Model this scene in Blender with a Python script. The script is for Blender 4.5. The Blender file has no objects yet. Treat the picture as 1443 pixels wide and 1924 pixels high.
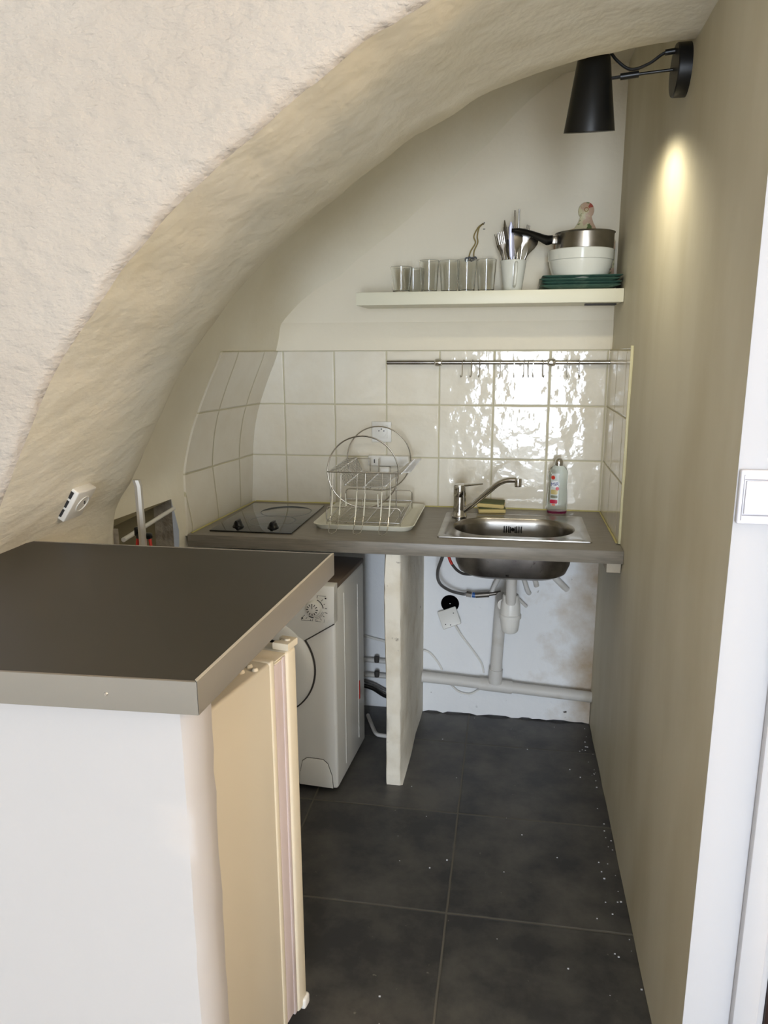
import bpy, bmesh, math, random
from mathutils import Vector, Matrix

random.seed(7)
C = bpy.context.scene.collection
PI = math.pi

# ------------------------------------------------------------------ camera
cam_d = bpy.data.cameras.new('camera')
cam = bpy.data.objects.new('camera', cam_d)
C.objects.link(cam)
YAW, PIT, ROL, FPX = 0.1673, 0.2180, -0.0042, 1388.6
Fv = Vector((-math.sin(YAW) * math.cos(PIT), math.cos(YAW) * math.cos(PIT), -math.sin(PIT)))
Rv = Vector((math.cos(YAW), math.sin(YAW), 0))
Uv = Rv.cross(Fv)
R2 = Rv * math.cos(ROL) + Uv * math.sin(ROL)
U2 = -Rv * math.sin(ROL) + Uv * math.cos(ROL)
m = Matrix((R2, U2, -Fv)).transposed().to_4x4()
m.translation = Vector((0.8587, -2.789, 1.4569))
cam.matrix_world = m
cam_d.sensor_fit = 'VERTICAL'
cam_d.sensor_height = 36.0
cam_d.lens = FPX / 1924.0 * 36.0
cam_d.clip_start = 0.05
bpy.context.scene.camera = cam

# ------------------------------------------------------------------ light
vs = bpy.context.scene.view_settings
vs.view_transform = 'Standard'
vs.look = 'None'
vs.gamma = 1.0
vs.exposure = 0.08
vs.use_curve_mapping = False

world = bpy.data.worlds.new('world')
bpy.context.scene.world = world
world.use_nodes = True
bg = world.node_tree.nodes['Background']
bg.inputs[0].default_value = (0.80, 0.88, 1.0, 1)
bg.inputs[1].default_value = 0.5


def area(name, loc, target, sx, sy, power, col):
    d = bpy.data.lights.new(name, 'AREA')
    d.shape = 'RECTANGLE'
    d.size, d.size_y = sx, sy
    d.energy = power
    d.color = col
    o = bpy.data.objects.new(name, d)
    C.objects.link(o)
    o.location = loc
    o.rotation_euler = (Vector(target) - Vector(loc)).to_track_quat('-Z', 'Y').to_euler()
    return o


# daylight through the french window behind the camera
area('window_daylight', (1.15, -7.42, 1.12), (1.15, 0, 1.12), 1.0, 1.95, 205, (0.77, 0.87, 1.0))
# added unseen fill light at the rear left, no window there
area('fill_light_left', (-1.6, -7.42, 1.5), (-1.6, 0, 1.4), 1.1, 1.2, 5, (0.90, 0.94, 1.0))
# warm ceiling lamp of the room
pl = bpy.data.lights.new('room_lamp', 'POINT')
pl.energy = 44
pl.color = (1.0, 0.76, 0.50)
pl.shadow_soft_size = 0.12
plo = bpy.data.objects.new('room_lamp', pl)
C.objects.link(plo)
plo.location = (2.8, -2.05, 2.05)


# ------------------------------------------------------------------ helpers
def lin(c):
    c = c / 255.0
    return c / 12.92 if c <= 0.04045 else ((c + 0.055) / 1.055) ** 2.4


def rgb(r, g, b):
    return (lin(r), lin(g), lin(b), 1)


def nn(t, typ, **kw):
    n = t.nodes.new(typ)
    for k, v in kw.items():
        setattr(n, k, v)
    return n


def mat(name, col, rough=0.5, metal=0.0, bump=None, var=None, trans=0.0, ior=1.45, spec=None, coat=0.0, emit=None, aniso=None):
    """bump = list of (scale, strength, distance); var = (scale, colour2, low, high)"""
    M = bpy.data.materials.new(name)
    M.use_nodes = True
    t = M.node_tree
    b = t.nodes['Principled BSDF']
    b.inputs['Base Color'].default_value = col
    b.inputs['Roughness'].default_value = rough
    b.inputs['Metallic'].default_value = metal
    b.inputs['Transmission Weight'].default_value = trans
    b.inputs['IOR'].default_value = ior
    b.inputs['Coat Weight'].default_value = coat
    if spec is not None:
        b.inputs['Specular IOR Level'].default_value = spec
    if emit:
        b.inputs['Emission Color'].default_value = emit[0]
        b.inputs['Emission Strength'].default_value = emit[1]
    tc = nn(t, 'ShaderNodeTexCoord')
    if var:
        vl = var if isinstance(var, list) else [var]
        prev = None
        for (sc, c2, lo, hi) in vl:
            n = nn(t, 'ShaderNodeTexNoise')
            n.inputs['Scale'].default_value = sc
            n.inputs['Detail'].default_value = 6
            mp = nn(t, 'ShaderNodeMapping')
            if aniso:
                mp.inputs['Scale'].default_value = aniso
            t.links.new(tc.outputs['Object'], mp.inputs[0])
            t.links.new(mp.outputs[0], n.inputs['Vector'])
            r = nn(t, 'ShaderNodeMapRange')
            r.inputs[1].default_value = lo
            r.inputs[2].default_value = hi
            t.links.new(n.outputs[0], r.inputs[0])
            mx = nn(t, 'ShaderNodeMix', data_type='RGBA')
            if prev is None:
                mx.inputs[6].default_value = col
            else:
                t.links.new(prev, mx.inputs[6])
            mx.inputs[7].default_value = c2
            t.links.new(r.outputs[0], mx.inputs[0])
            prev = mx.outputs[2]
        t.links.new(prev, b.inputs['Base Color'])
    if bump:
        prevn = None
        for (sc, st, di) in bump:
            n = nn(t, 'ShaderNodeTexNoise')
            n.inputs['Scale'].default_value = sc
            n.inputs['Detail'].default_value = 4
            mp = nn(t, 'ShaderNodeMapping')
            if aniso:
                mp.inputs['Scale'].default_value = aniso
            t.links.new(tc.outputs['Object'], mp.inputs[0])
            t.links.new(mp.outputs[0], n.inputs['Vector'])
            bp = nn(t, 'ShaderNodeBump')
            bp.inputs['Strength'].default_value = st
            bp.inputs['Distance'].default_value = di
            t.links.new(n.outputs[0], bp.inputs['Height'])
            if prevn:
                t.links.new(prevn, bp.inputs['Normal'])
            prevn = bp.outputs[0]
        t.links.new(prevn, b.inputs['Normal'])
    return M


def grid_mat(name, col, col2, grout, axes, origin, step, gw, rough, tilebump, glaze=None, vscale=3.0, nlo=.35, nhi=.7,
             grough=0.8, speck=None, spec=0.5):
    """square tiles drawn from object coordinates; axes e.g. 'XZ'"""
    M = bpy.data.materials.new(name)
    M.use_nodes = True
    t = M.node_tree
    b = t.nodes['Principled BSDF']
    b.inputs['Specular IOR Level'].default_value = spec
    tc = nn(t, 'ShaderNodeTexCoord')
    sp = nn(t, 'ShaderNodeSeparateXYZ')
    t.links.new(tc.outputs['Object'], sp.inputs[0])
    wob = nn(t, 'ShaderNodeTexNoise')
    wob.inputs['Scale'].default_value = 9
    t.links.new(tc.outputs['Object'], wob.inputs['Vector'])

    def math_(op, a, bb=None, c=None):
        n = nn(t, 'ShaderNodeMath', operation=op)
        for i, v in enumerate((a, bb, c)):
            if v is None:
                continue
            if isinstance(v, (int, float)):
                n.inputs[i].default_value = v
            else:
                t.links.new(v, n.inputs[i])
        return n.outputs[0]
    w = math_('MULTIPLY', math_('SUBTRACT', wob.outputs[0], 0.5), 0.004)
    ds, ids = [], []
    for k, ax in enumerate(axes):
        u = math_('DIVIDE', math_('ADD', math_('SUBTRACT', sp.outputs['XYZ'.index(ax)], origin[k]), w), step[k])
        fr = math_('FRACT', u)
        d = math_('SUBTRACT', 0.5, math_('ABSOLUTE', math_('SUBTRACT', fr, 0.5)))
        ds.append(math_('MULTIPLY', d, step[k]))
        ids.append(math_('FLOOR', u))
    dm = math_('MINIMUM', ds[0], ds[1])
    mr = nn(t, 'ShaderNodeMapRange')
    mr.inputs[1].default_value = gw * 0.5
    mr.inputs[2].default_value = gw * 0.5 + 0.0015
    t.links.new(dm, mr.inputs[0])
    n = nn(t, 'ShaderNodeTexNoise')
    n.inputs['Scale'].default_value = vscale
    n.inputs['Detail'].default_value = 8
    n.inputs['Roughness'].default_value = 0.65
    t.links.new(tc.outputs['Object'], n.inputs['Vector'])
    # every tile a slightly different tone
    comb = nn(t, 'ShaderNodeCombineXYZ')
    t.links.new(ids[0], comb.inputs[0])
    t.links.new(ids[1], comb.inputs[1])
    wn = nn(t, 'ShaderNodeTexWhiteNoise')
    t.links.new(comb.outputs[0], wn.inputs['Vector'])
    nz = math_('ADD', n.outputs[0], math_('MULTIPLY', math_('SUBTRACT', wn.outputs['Value'], 0.5), 0.12))
    r = nn(t, 'ShaderNodeMapRange')
    r.inputs[1].default_value = nlo
    r.inputs[2].default_value = nhi
    t.links.new(nz, r.inputs[0])
    mx = nn(t, 'ShaderNodeMix', data_type='RGBA')
    mx.inputs[6].default_value = col
    mx.inputs[7].default_value = col2
    t.links.new(r.outputs[0], mx.inputs[0])
    last = mx.outputs[2]
    if speck:
        s = nn(t, 'ShaderNodeTexNoise')
        s.inputs['Scale'].default_value = speck[0]
        s.inputs['Detail'].default_value = 3
        t.links.new(tc.outputs['Object'], s.inputs['Vector'])
        sr = nn(t, 'ShaderNodeMapRange')
        sr.inputs[1].default_value = speck[1]
        sr.inputs[2].default_value = speck[1] + 0.05
        t.links.new(s.outputs[0], sr.inputs[0])
        m2 = nn(t, 'ShaderNodeMix', data_type='RGBA')
        t.links.new(last, m2.inputs[6])
        m2.inputs[7].default_value = speck[2]
        t.links.new(sr.outputs[0], m2.inputs[0])
        last = m2.outputs[2]
    mg = nn(t, 'ShaderNodeMix', data_type='RGBA')
    mg.inputs[6].default_value = grout
    t.links.new(last, mg.inputs[7])
    t.links.new(mr.outputs[0], mg.inputs[0])
    t.links.new(mg.outputs[2], b.inputs['Base Color'])
    rr = nn(t, 'ShaderNodeMapRange')
    rr.inputs[3].default_value = grough
    rr.inputs[4].default_value = rough
    t.links.new(mr.outputs[0], rr.inputs[0])
    t.links.new(rr.outputs[0], b.inputs['Roughness'])
    pil = nn(t, 'ShaderNodeMapRange', interpolation_type='SMOOTHSTEP')
    pil.inputs[1].default_value = gw * 0.4
    pil.inputs[2].default_value = gw * 0.5 + 0.004
    t.links.new(dm, pil.inputs[0])
    bp = nn(t, 'ShaderNodeBump')
    bp.inputs['Strength'].default_value = 1.0
    bp.inputs['Distance'].default_value = tilebump
    t.links.new(pil.outputs[0], bp.inputs['Height'])
    last = bp.outputs[0]
    for (sc, st, di) in (glaze or []):
        g = nn(t, 'ShaderNodeTexNoise')
        g.inputs['Scale'].default_value = sc
        g.inputs['Detail'].default_value = 2
        t.links.new(tc.outputs['Object'], g.inputs['Vector'])
        b2 = nn(t, 'ShaderNodeBump')
        b2.inputs['Strength'].default_value = st
        b2.inputs['Distance'].default_value = di
        t.links.new(g.outputs[0], b2.inputs['Height'])
        t.links.new(last, b2.inputs['Normal'])
        last = b2.outputs[0]
    t.links.new(last, b.inputs['Normal'])
    return M


def stained_plaster(name, col, stain, bump):
    """white plaster; brown damp stains of their own shape towards the right hand corner"""
    M = mat(name, col, 0.85, bump=bump)
    t = M.node_tree
    b = t.nodes['Principled BSDF']
    tc = nn(t, 'ShaderNodeTexCoord')
    sp = nn(t, 'ShaderNodeSeparateXYZ')
    t.links.new(tc.outputs['Object'], sp.inputs[0])
    n = nn(t, 'ShaderNodeTexNoise')
    n.inputs['Scale'].default_value = 7
    n.inputs['Detail'].default_value = 7
    n.inputs['Roughness'].default_value = 0.6
    t.links.new(tc.outputs['Object'], n.inputs['Vector'])
    gx = nn(t, 'ShaderNodeMapRange')
    gx.inputs[1].default_value = 0.92
    gx.inputs[2].default_value = 1.22
    gx.inputs[3].default_value = -0.22
    gx.inputs[4].default_value = 0.22
    t.links.new(sp.outputs[0], gx.inputs[0])
    ad = nn(t, 'ShaderNodeMath', operation='ADD')
    t.links.new(n.outputs[0], ad.inputs[0])
    t.links.new(gx.outputs[0], ad.inputs[1])
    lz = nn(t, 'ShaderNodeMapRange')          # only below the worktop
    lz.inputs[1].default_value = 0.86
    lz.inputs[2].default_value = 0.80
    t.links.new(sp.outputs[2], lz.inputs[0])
    mr = nn(t, 'ShaderNodeMapRange')
    mr.inputs[1].default_value = 0.42
    mr.inputs[2].default_value = 0.95
    t.links.new(ad.outputs[0], mr.inputs[0])
    ml = nn(t, 'ShaderNodeMath', operation='MULTIPLY')
    t.links.new(mr.outputs[0], ml.inputs[0])
    t.links.new(lz.outputs[0], ml.inputs[1])
    # black specks
    n2 = nn(t, 'ShaderNodeTexNoise')
    n2.inputs['Scale'].default_value = 38
    n2.inputs['Detail'].default_value = 3
    t.links.new(tc.outputs['Object'], n2.inputs['Vector'])
    m2 = nn(t, 'ShaderNodeMapRange')
    m2.inputs[1].default_value = 0.71
    m2.inputs[2].default_value = 0.78
    t.links.new(n2.outputs[0], m2.inputs[0])
    ml2 = nn(t, 'ShaderNodeMath', operation='MULTIPLY')
    t.links.new(m2.outputs[0], ml2.inputs[0])
    t.links.new(lz.outputs[0], ml2.inputs[1])
    # whiter below the worktop: the cooler daylight there is put into the colour
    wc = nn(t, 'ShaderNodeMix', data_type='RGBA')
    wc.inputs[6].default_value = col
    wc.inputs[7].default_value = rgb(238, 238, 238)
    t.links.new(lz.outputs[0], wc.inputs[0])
    mx = nn(t, 'ShaderNodeMix', data_type='RGBA')
    t.links.new(wc.outputs[2], mx.inputs[6])
    mx.inputs[7].default_value = stain
    t.links.new(ml.outputs[0], mx.inputs[0])
    mx2 = nn(t, 'ShaderNodeMix', data_type='RGBA')
    t.links.new(mx.outputs[2], mx2.inputs[6])
    mx2.inputs[7].default_value = rgb(70, 60, 55)
    t.links.new(ml2.outputs[0], mx2.inputs[0])
    t.links.new(mx2.outputs[2], b.inputs['Base Color'])
    return M


class MB:
    def __init__(self):
        self.bm = bmesh.new()

    def box(self, x0, x1, y0, y1, z0, z1, bev=0.0, seg=2, mtx=None):
        g = bmesh.ops.create_cube(self.bm, size=1.0)
        vv = g['verts']
        for v in vv:
            v.co = Vector(((x0 + x1) / 2 + v.co.x * (x1 - x0), (y0 + y1) / 2 + v.co.y * (y1 - y0), (z0 + z1) / 2 + v.co.z * (z1 - z0)))
        if mtx:
            for v in vv:
                v.co = mtx @ v.co
        if bev > 0:
            es = list({e for v in vv for e in v.link_edges})
            bmesh.ops.bevel(self.bm, geom=es, offset=bev, segments=seg, affect='EDGES', profile=0.5)
        return self

    def tube(self, pts, r, seg=8, closed=False, caps=True):
        pts = [Vector(p) for p in pts]
        n = len(pts)
        rr = r if isinstance(r, (list, tuple)) else [r] * n
        rings = []
        up = None
        for i in range(n):
            if closed:
                d = pts[(i + 1) % n] - pts[i - 1]
            else:
                d = pts[min(i + 1, n - 1)] - pts[max(i - 1, 0)]
            if d.length < 1e-9:
                d = Vector((0, 0, 1))
            d.normalize()
            if up is None:
                a = Vector((0, 0, 1)) if abs(d.z) < 0.9 else Vector((1, 0, 0))
                up = (a - d * a.dot(d)).normalized()
            else:
                up = up - d * up.dot(d)
                up = up.normalized() if up.length > 1e-6 else Vector((1, 0, 0))
            s = d.cross(up)
            rings.append([self.bm.verts.new(pts[i] + (up * math.cos(2 * PI * k / seg) + s * math.sin(2 * PI * k / seg)) * rr[i]) for k in range(seg)])
        m_ = n if closed else n - 1
        for i in range(m_):
            A, B = rings[i], rings[(i + 1) % n]
            for k in range(seg):
                self.bm.faces.new((A[k], A[(k + 1) % seg], B[(k + 1) % seg], B[k]))
        if caps and not closed:
            self.bm.faces.new(rings[0][::-1])
            self.bm.faces.new(rings[-1])
        return self

    def lathe(self, prof, c=(0, 0, 0), seg=32, mtx=None, closed_ends=True, sx=1.0, sy=1.0):
        c = Vector(c)
        rings = []
        for (r, z) in prof:
            if r < 1e-6:
                v = self.bm.verts.new(c + Vector((0, 0, z)))
                rings.append([v])
            else:
                rings.append([self.bm.verts.new(c + Vector((r * sx * math.cos(2 * PI * k / seg), r * sy * math.sin(2 * PI * k / seg), z))) for k in range(seg)])
        if mtx:
            for R in rings:
                for v in R:
                    v.co = mtx @ v.co
        for A, B in zip(rings, rings[1:]):
            for k in range(seg):
                k2 = (k + 1) % seg
                if len(A) == 1 and len(B) == 1:
                    continue
                if len(A) == 1:
                    self.bm.faces.new((A[0], B[k2], B[k]))
                elif len(B) == 1:
                    self.bm.faces.new((A[k], A[k2], B[0]))
                else:
                    self.bm.faces.new((A[k], A[k2], B[k2], B[k]))
        return self

    def prism(self, poly, a0, a1, axis='y', bev=0.0):
        """poly in the two other axes, extruded along axis between a0 and a1"""
        def P(p, a):
            if axis == 'y':
                return (p[0], a, p[1])
            if axis == 'z':
                return (p[0], p[1], a)
            return (a, p[0], p[1])
        A = [self.bm.verts.new(P(p, a0)) for p in poly]
        B = [self.bm.verts.new(P(p, a1)) for p in poly]
        fs = [self.bm.faces.new(A), self.bm.faces.new(B[::-1])]
        n = len(poly)
        for i in range(n):
            fs.append(self.bm.faces.new((A[i], B[i], B[(i + 1) % n], A[(i + 1) % n])))
        bmesh.ops.recalc_face_normals(self.bm, faces=fs)
        if bev > 0:
            es = list({e for f in fs[:2] for e in f.edges})
            bmesh.ops.bevel(self.bm, geom=es, offset=bev, segments=2, affect='EDGES', profile=0.5)
        return self

    def grid(self, rows, closed=False):
        R = [[self.bm.verts.new(p) for p in row] for row in rows]
        for A, B in zip(R, R[1:]):
            n = len(A)
            for k in range(n if closed else n - 1):
                self.bm.faces.new((A[k], A[(k + 1) % n], B[(k + 1) % n], B[k]))
        return self

    def build(self, name, material, parent=None, angle=35, recalc=True, merge=0.0):
        if merge:
            bmesh.ops.remove_doubles(self.bm, verts=self.bm.verts, dist=merge)
        if recalc:
            bmesh.ops.recalc_face_normals(self.bm, faces=self.bm.faces)
        me = bpy.data.meshes.new(name)
        self.bm.to_mesh(me)
        self.bm.free()
        me.materials.append(material)
        for p in me.polygons:
            p.use_smooth = True
        try:
            me.set_sharp_from_angle(angle=math.radians(angle))
        except Exception:
            pass
        o = bpy.data.objects.new(name, me)
        C.objects.link(o)
        if parent:
            o.parent = parent
        return o


def thing(name, label, cat, loc=(0, 0, 0), rotz=0.0, group=None):
    o = bpy.data.objects.new(name, None)
    o.empty_display_size = 0.05
    C.objects.link(o)
    o.location = loc
    o.rotation_euler = (0, 0, rotz)
    o['label'] = label
    o['category'] = cat
    if group:
        o['group'] = group
    return o


def tag(o, label, cat, group=None, kind=None, loc=None):
    o['label'] = label
    o['category'] = cat
    if group:
        o['group'] = group
    if kind:
        o['kind'] = kind
    if loc is not None:
        o.location = loc
    return o


def struct(mb, name, material, label=None, cat=None, **kw):
    o = mb.build(name, material, **kw)
    o['kind'] = 'structure'
    if label:
        o['label'] = label
        o['category'] = cat
    return o


def copy_tree(o, parent=None):
    c = o.copy()
    C.objects.link(c)
    if parent:
        c.parent = parent
    for ch in list(o.children):
        copy_tree(ch, c)
    return c


def text_mesh(body, size, extrude=0.0003):
    cu = bpy.data.curves.new('lettering', 'FONT')
    cu.body = body
    cu.size = size
    cu.extrude = extrude
    cu.align_x = 'CENTER'
    cu.align_y = 'CENTER'
    to = bpy.data.objects.new('lettering', cu)
    C.objects.link(to)
    dg = bpy.context.evaluated_depsgraph_get()
    me = bpy.data.meshes.new_from_object(to.evaluated_get(dg))
    bpy.data.objects.remove(to)
    return me


def spline(pts, n=8):
    """catmull-rom through points"""
    P = [Vector(p) for p in pts]
    P = [P[0] * 2 - P[1]] + P + [P[-1] * 2 - P[-2]]
    out = []
    for i in range(1, len(P) - 2):
        p0, p1, p2, p3 = P[i - 1], P[i], P[i + 1], P[i + 2]
        for k in range(n):
            t = k / n
            out.append(0.5 * ((2 * p1) + (p2 - p0) * t + (2 * p0 - 5 * p1 + 4 * p2 - p3) * t * t + (3 * p1 - p0 - 3 * p2 + p3) * t ** 3))
    out.append(P[-2])
    return out


# ------------------------------------------------------------------ materials
WARM = rgb(226, 216, 200)
M_front = mat('rough_plaster', rgb(194, 184, 172), 0.9, bump=[(22, 0.9, 0.012), (80, 0.7, 0.004)], var=(2.0, rgb(186, 174, 160), .4, .7), aniso=(1.0, 1, 1.7))
M_soffit = mat('arch_plaster', rgb(232, 225, 208), 0.85, bump=[(11, 0.7, 0.012), (50, 0.5, 0.003)], var=(2.5, rgb(224, 215, 192), .4, .7), aniso=(.7, .7, 1.8))
M_vault = mat('vault_plaster', rgb(238, 231, 212), 0.8, bump=[(9, 0.6, 0.010), (60, 0.35, 0.0015)], var=(3.0, rgb(230, 221, 198), .4, .7))
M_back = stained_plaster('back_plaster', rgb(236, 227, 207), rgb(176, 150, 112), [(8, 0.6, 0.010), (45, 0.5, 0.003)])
M_right = mat('yellowed_wall_paint', rgb(212, 205, 184), 0.6, bump=[(7, 0.3, 0.006), (80, 0.12, 0.0008)], var=(2.2, rgb(190, 180, 152), .42, .75), aniso=(1, 1.6, .6))
M_whitewall = mat('white_wall_paint', rgb(204, 203, 206), 0.7, bump=[(12, 0.2, 0.004), (70, 0.15, 0.001)])
M_ped = mat('pedestal_plaster', rgb(188, 184, 182), 0.75, bump=[(10, 0.25, 0.006), (60, 0.2, 0.001)])
M_part = mat('chipped_partition_plaster', rgb(234, 226, 210), 0.85, bump=[(16, 0.5, 0.01), (60, 0.4, 0.003)],
             var=[(9, rgb(214, 202, 180), .5, .75), (30, rgb(110, 95, 80), .70, .78)])
M_rough = mat('bare_grey_render', rgb(176, 166, 150), 0.95, bump=[(30, 0.8, 0.015), (90, 0.5, 0.004)], var=(20, rgb(140, 130, 116), .4, .7))
M_shell = mat('room_paint', rgb(240, 236, 228), 0.9)
GROUT = rgb(198, 190, 160)
TC1, TC2 = rgb(234, 228, 214), rgb(224, 214, 194)
GL = [(13, 0.55, 0.0055), (34, 0.5, 0.0020)]
M_tile_b = grid_mat('glazed_tiles_back', TC1, TC2, GROUT, 'XZ', (0.0, 1.4485), (0.2, 0.2), 0.0032, 0.07, 0.0015, glaze=GL)
M_tile_l = grid_mat('glazed_tiles_left', TC1, TC2, GROUT, 'YZ', (-0.12, 1.4485), (0.2, 0.2), 0.0036, 0.14, 0.0015, glaze=[(10, 0.3, 0.003)])
M_tile_r = grid_mat('glazed_tiles_right', TC1, TC2, GROUT, 'YZ', (-0.21, 1.4485), (0.2, 0.2), 0.0036, 0.12, 0.0015, glaze=[(10, 0.3, 0.003)])
M_floor = grid_mat('slate_floor_tiles', rgb(56, 55, 56), rgb(92, 89, 84), rgb(100, 96, 88), 'XY', (0.7377, -1.1098), (0.476, 0.4347), 0.0034, 0.42, 0.0012,
                   glaze=[(60, 0.25, 0.0012)], vscale=6, nlo=.38, nhi=.66, speck=(40, .72, rgb(120, 116, 108)))
M_worktop = mat('grey_brushed_laminate', rgb(138, 130, 118), 0.36, var=(60, rgb(120, 113, 102), .35, .7), aniso=(.25, 3, 3), bump=[(120, 0.1, 0.0004)])
M_dark = mat('charcoal_laminate', rgb(50, 46, 39), 0.42, var=(3, rgb(46, 43, 37), .4, .7), bump=[(300, 0.08, 0.0003)])
M_band = mat('taupe_edge_band', rgb(134, 128, 118), 0.35)
M_bandtop = mat('edge_band_lip', rgb(196, 188, 172), 0.4)
M_steel = mat('brushed_steel', rgb(168, 164, 158), 0.26, 1.0, bump=[(70, 0.08, 0.0005)], var=(12, rgb(138, 133, 128), .4, .7))
M_steel_d = mat('worn_steel_underside', rgb(140, 136, 132), 0.38, 1.0, var=[(14, rgb(112, 106, 104), .4, .65), (40, rgb(70, 62, 60), .66, .74)])
M_chrome = mat('chrome', rgb(205, 203, 200), 0.1, 1.0)
M_wire = mat('chromed_wire', rgb(206, 203, 198), 0.24, 1.0)
M_black = mat('black_lamp_paint', rgb(16, 16, 16), 0.36)
M_blackp = mat('black_plastic', rgb(14, 14, 14), 0.28)
M_gblack = mat('black_glass', rgb(20, 21, 21), 0.04, coat=0.6)
M_hole = mat('black_void', rgb(6, 5, 5), 1.0, spec=0.0)
M_ring = mat('hob_ring_print', rgb(105, 108, 106), 0.3)
M_shelf = mat('cream_lacquer', rgb(232, 228, 206), 0.4)
M_wplastic = mat('white_plastic', rgb(228, 225, 218), 0.35)
M_switch = mat('switch_plastic', rgb(226, 225, 232), 0.3)
M_cream = mat('ivory_plastic', rgb(228, 224, 206), 0.3)
M_pipe = mat('painted_pvc', rgb(214, 210, 204), 0.5, var=(10, rgb(190, 182, 168), .5, .75))
M_washer = mat('white_enamel', rgb(240, 237, 230), 0.3, bump=[(3, 0.02, 0.002)])
M_washtop = mat('washer_top_board', rgb(120, 104, 90), 0.5)
M_seam = mat('dark_seam', rgb(70, 66, 62), 0.6)
M_ink = mat('printed_ink', rgb(40, 40, 42), 0.5)
M_fridge = mat('fridge_side', rgb(214, 204, 184), 0.4, bump=[(140, 0.06, 0.0005)])
M_gasket = mat('mauve_gasket', rgb(204, 188, 184), 0.6, var=(30, rgb(186, 168, 160), .5, .8), aniso=(1, 1, .15))
M_fdoor = mat('fridge_door_edge', rgb(226, 214, 190), 0.4)
M_glass = mat('clear_glass', (0.99, 1.0, 0.99, 1), 0.01, trans=1.0, ior=1.38)
M_ceram = mat('white_porcelain', rgb(226, 226, 216), 0.14)
M_green = mat('green_stoneware', rgb(66, 98, 86), 0.3, var=(40, rgb(108, 132, 114), .5, .8))
M_string = mat('hemp_string', rgb(150, 132, 82), 0.9)
M_sealant = mat('yellowed_sealant', rgb(198, 186, 118), 0.5)
M_braid = mat('braided_hose', rgb(110, 108, 106), 0.4, 0.6, bump=[(300, .4, .001)])
M_red = mat('red_plastic', rgb(190, 40, 26), 0.4)
M_blue = mat('blue_plastic', rgb(50, 96, 160), 0.4)
M_brass = mat('dull_valve_metal', rgb(120, 114, 106), 0.4, 0.8)
M_foam = mat('yellow_foam', rgb(216, 192, 128), 0.9, bump=[(160, 0.6, 0.002)])
M_scour = mat('green_scourer', rgb(92, 96, 62), 0.95, bump=[(200, 0.6, 0.002)])
M_bottle = mat('clear_bottle_plastic', (0.90, 0.95, 0.95, 1), 0.05, trans=1.0, ior=1.12)
M_liquid = mat('pink_soap', rgb(160, 40, 90), 0.15, trans=0.6, ior=1.33)
M_wood = mat('pale_wood', rgb(196, 184, 164), 0.6, var=(20, rgb(170, 150, 124), .5, .8))
M_brown = mat('brown_wicker', rgb(150, 112, 60), 0.7)
M_outside = mat('dark_brown_door_wood', rgb(46, 30, 24), 0.5)
M_knife = mat('lavender_knife_blade', rgb(176, 176, 196), 0.3, 0.3)


def floral_mat():
    M = mat('floral_print', rgb(196, 164, 138), 0.35, var=[(22, rgb(206, 196, 156), .48, .54), (40, rgb(96, 112, 62), .58, .62), (30, rgb(170, 84, 68), .63, .66)])
    return M


M_floral = floral_mat()

# ------------------------------------------------------------------ room shell
# the arch profile: (x, z), from the floor up to the crown at the right wall
ARCH = [(-.200, 0), (-.195, .4), (-.185, .8), (-.176, .985), (-.160, 1.05), (-.118, 1.11), (-.072, 1.19), (-.032, 1.265), (.014, 1.352),
        (.062, 1.421), (.109, 1.484), (.150, 1.533), (.196, 1.588), (.247, 1.636), (.306, 1.688), (.358, 1.727), (.408, 1.768), (.456, 1.797), (.512, 1.840),
        (.566, 1.873), (.620, 1.909), (.668, 1.931), (.720, 1.956), (.772, 1.986), (.840, 2.014), (.907, 2.032), (.985, 2.050), (1.044, 2.058), (1.10, 2.066), (1.16, 2.071), (1.212, 2.074)]
NA = len(ARCH)
rj = random.Random(3)
ARCHJ = [(x + (rj.uniform(-.0025, .0025) if 5 < i < NA - 1 else 0), z + (rj.uniform(-.0025, .0025) if 5 < i < NA - 1 else 0)) for i, (x, z) in enumerate(ARCH)]


def densify(L, k):
    out = []
    n = len(L)
    P = [Vector((a, b, 0)) for a, b in L]
    s = spline(P, k)
    return [(v.x, v.y) for v in s]


AD = densify(ARCHJ, 3)


def normals2(L):
    out = []
    for i in range(len(L)):
        a = L[max(i - 1, 0)]
        b = L[min(i + 1, len(L) - 1)]
        d = Vector((b[0] - a[0], b[1] - a[1]))
        d.normalize()
        out.append((-d.y, d.x))       # outward = up and left, away from the opening
    return out


AN = normals2(AD)
YF, YB = -1.58, -1.0


def ring(off, y, jit=0.0, seed=0):
    r = random.Random(seed)
    return [(x + n[0] * (off + r.uniform(-jit, jit)), y, z + n[1] * (off + r.uniform(-jit, jit))) for (x, z), n in zip(AD, AN)]


# front wall of the room with the arched opening; the arch soffit belongs to the same masonry
def outer_pts(n):
    """points on the outer frame, up the far left side then along the top"""
    L1, L2 = 2.7, 4.212
    out = []
    for i in range(n):
        s = i / (n - 1)
        if s < 0.42:
            out.append((-3.0, YF, 2.7 * s / 0.42))
        else:
            out.append((-3.0 + L2 * (s - 0.42) / 0.58, YF, 2.7))
    return out


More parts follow.
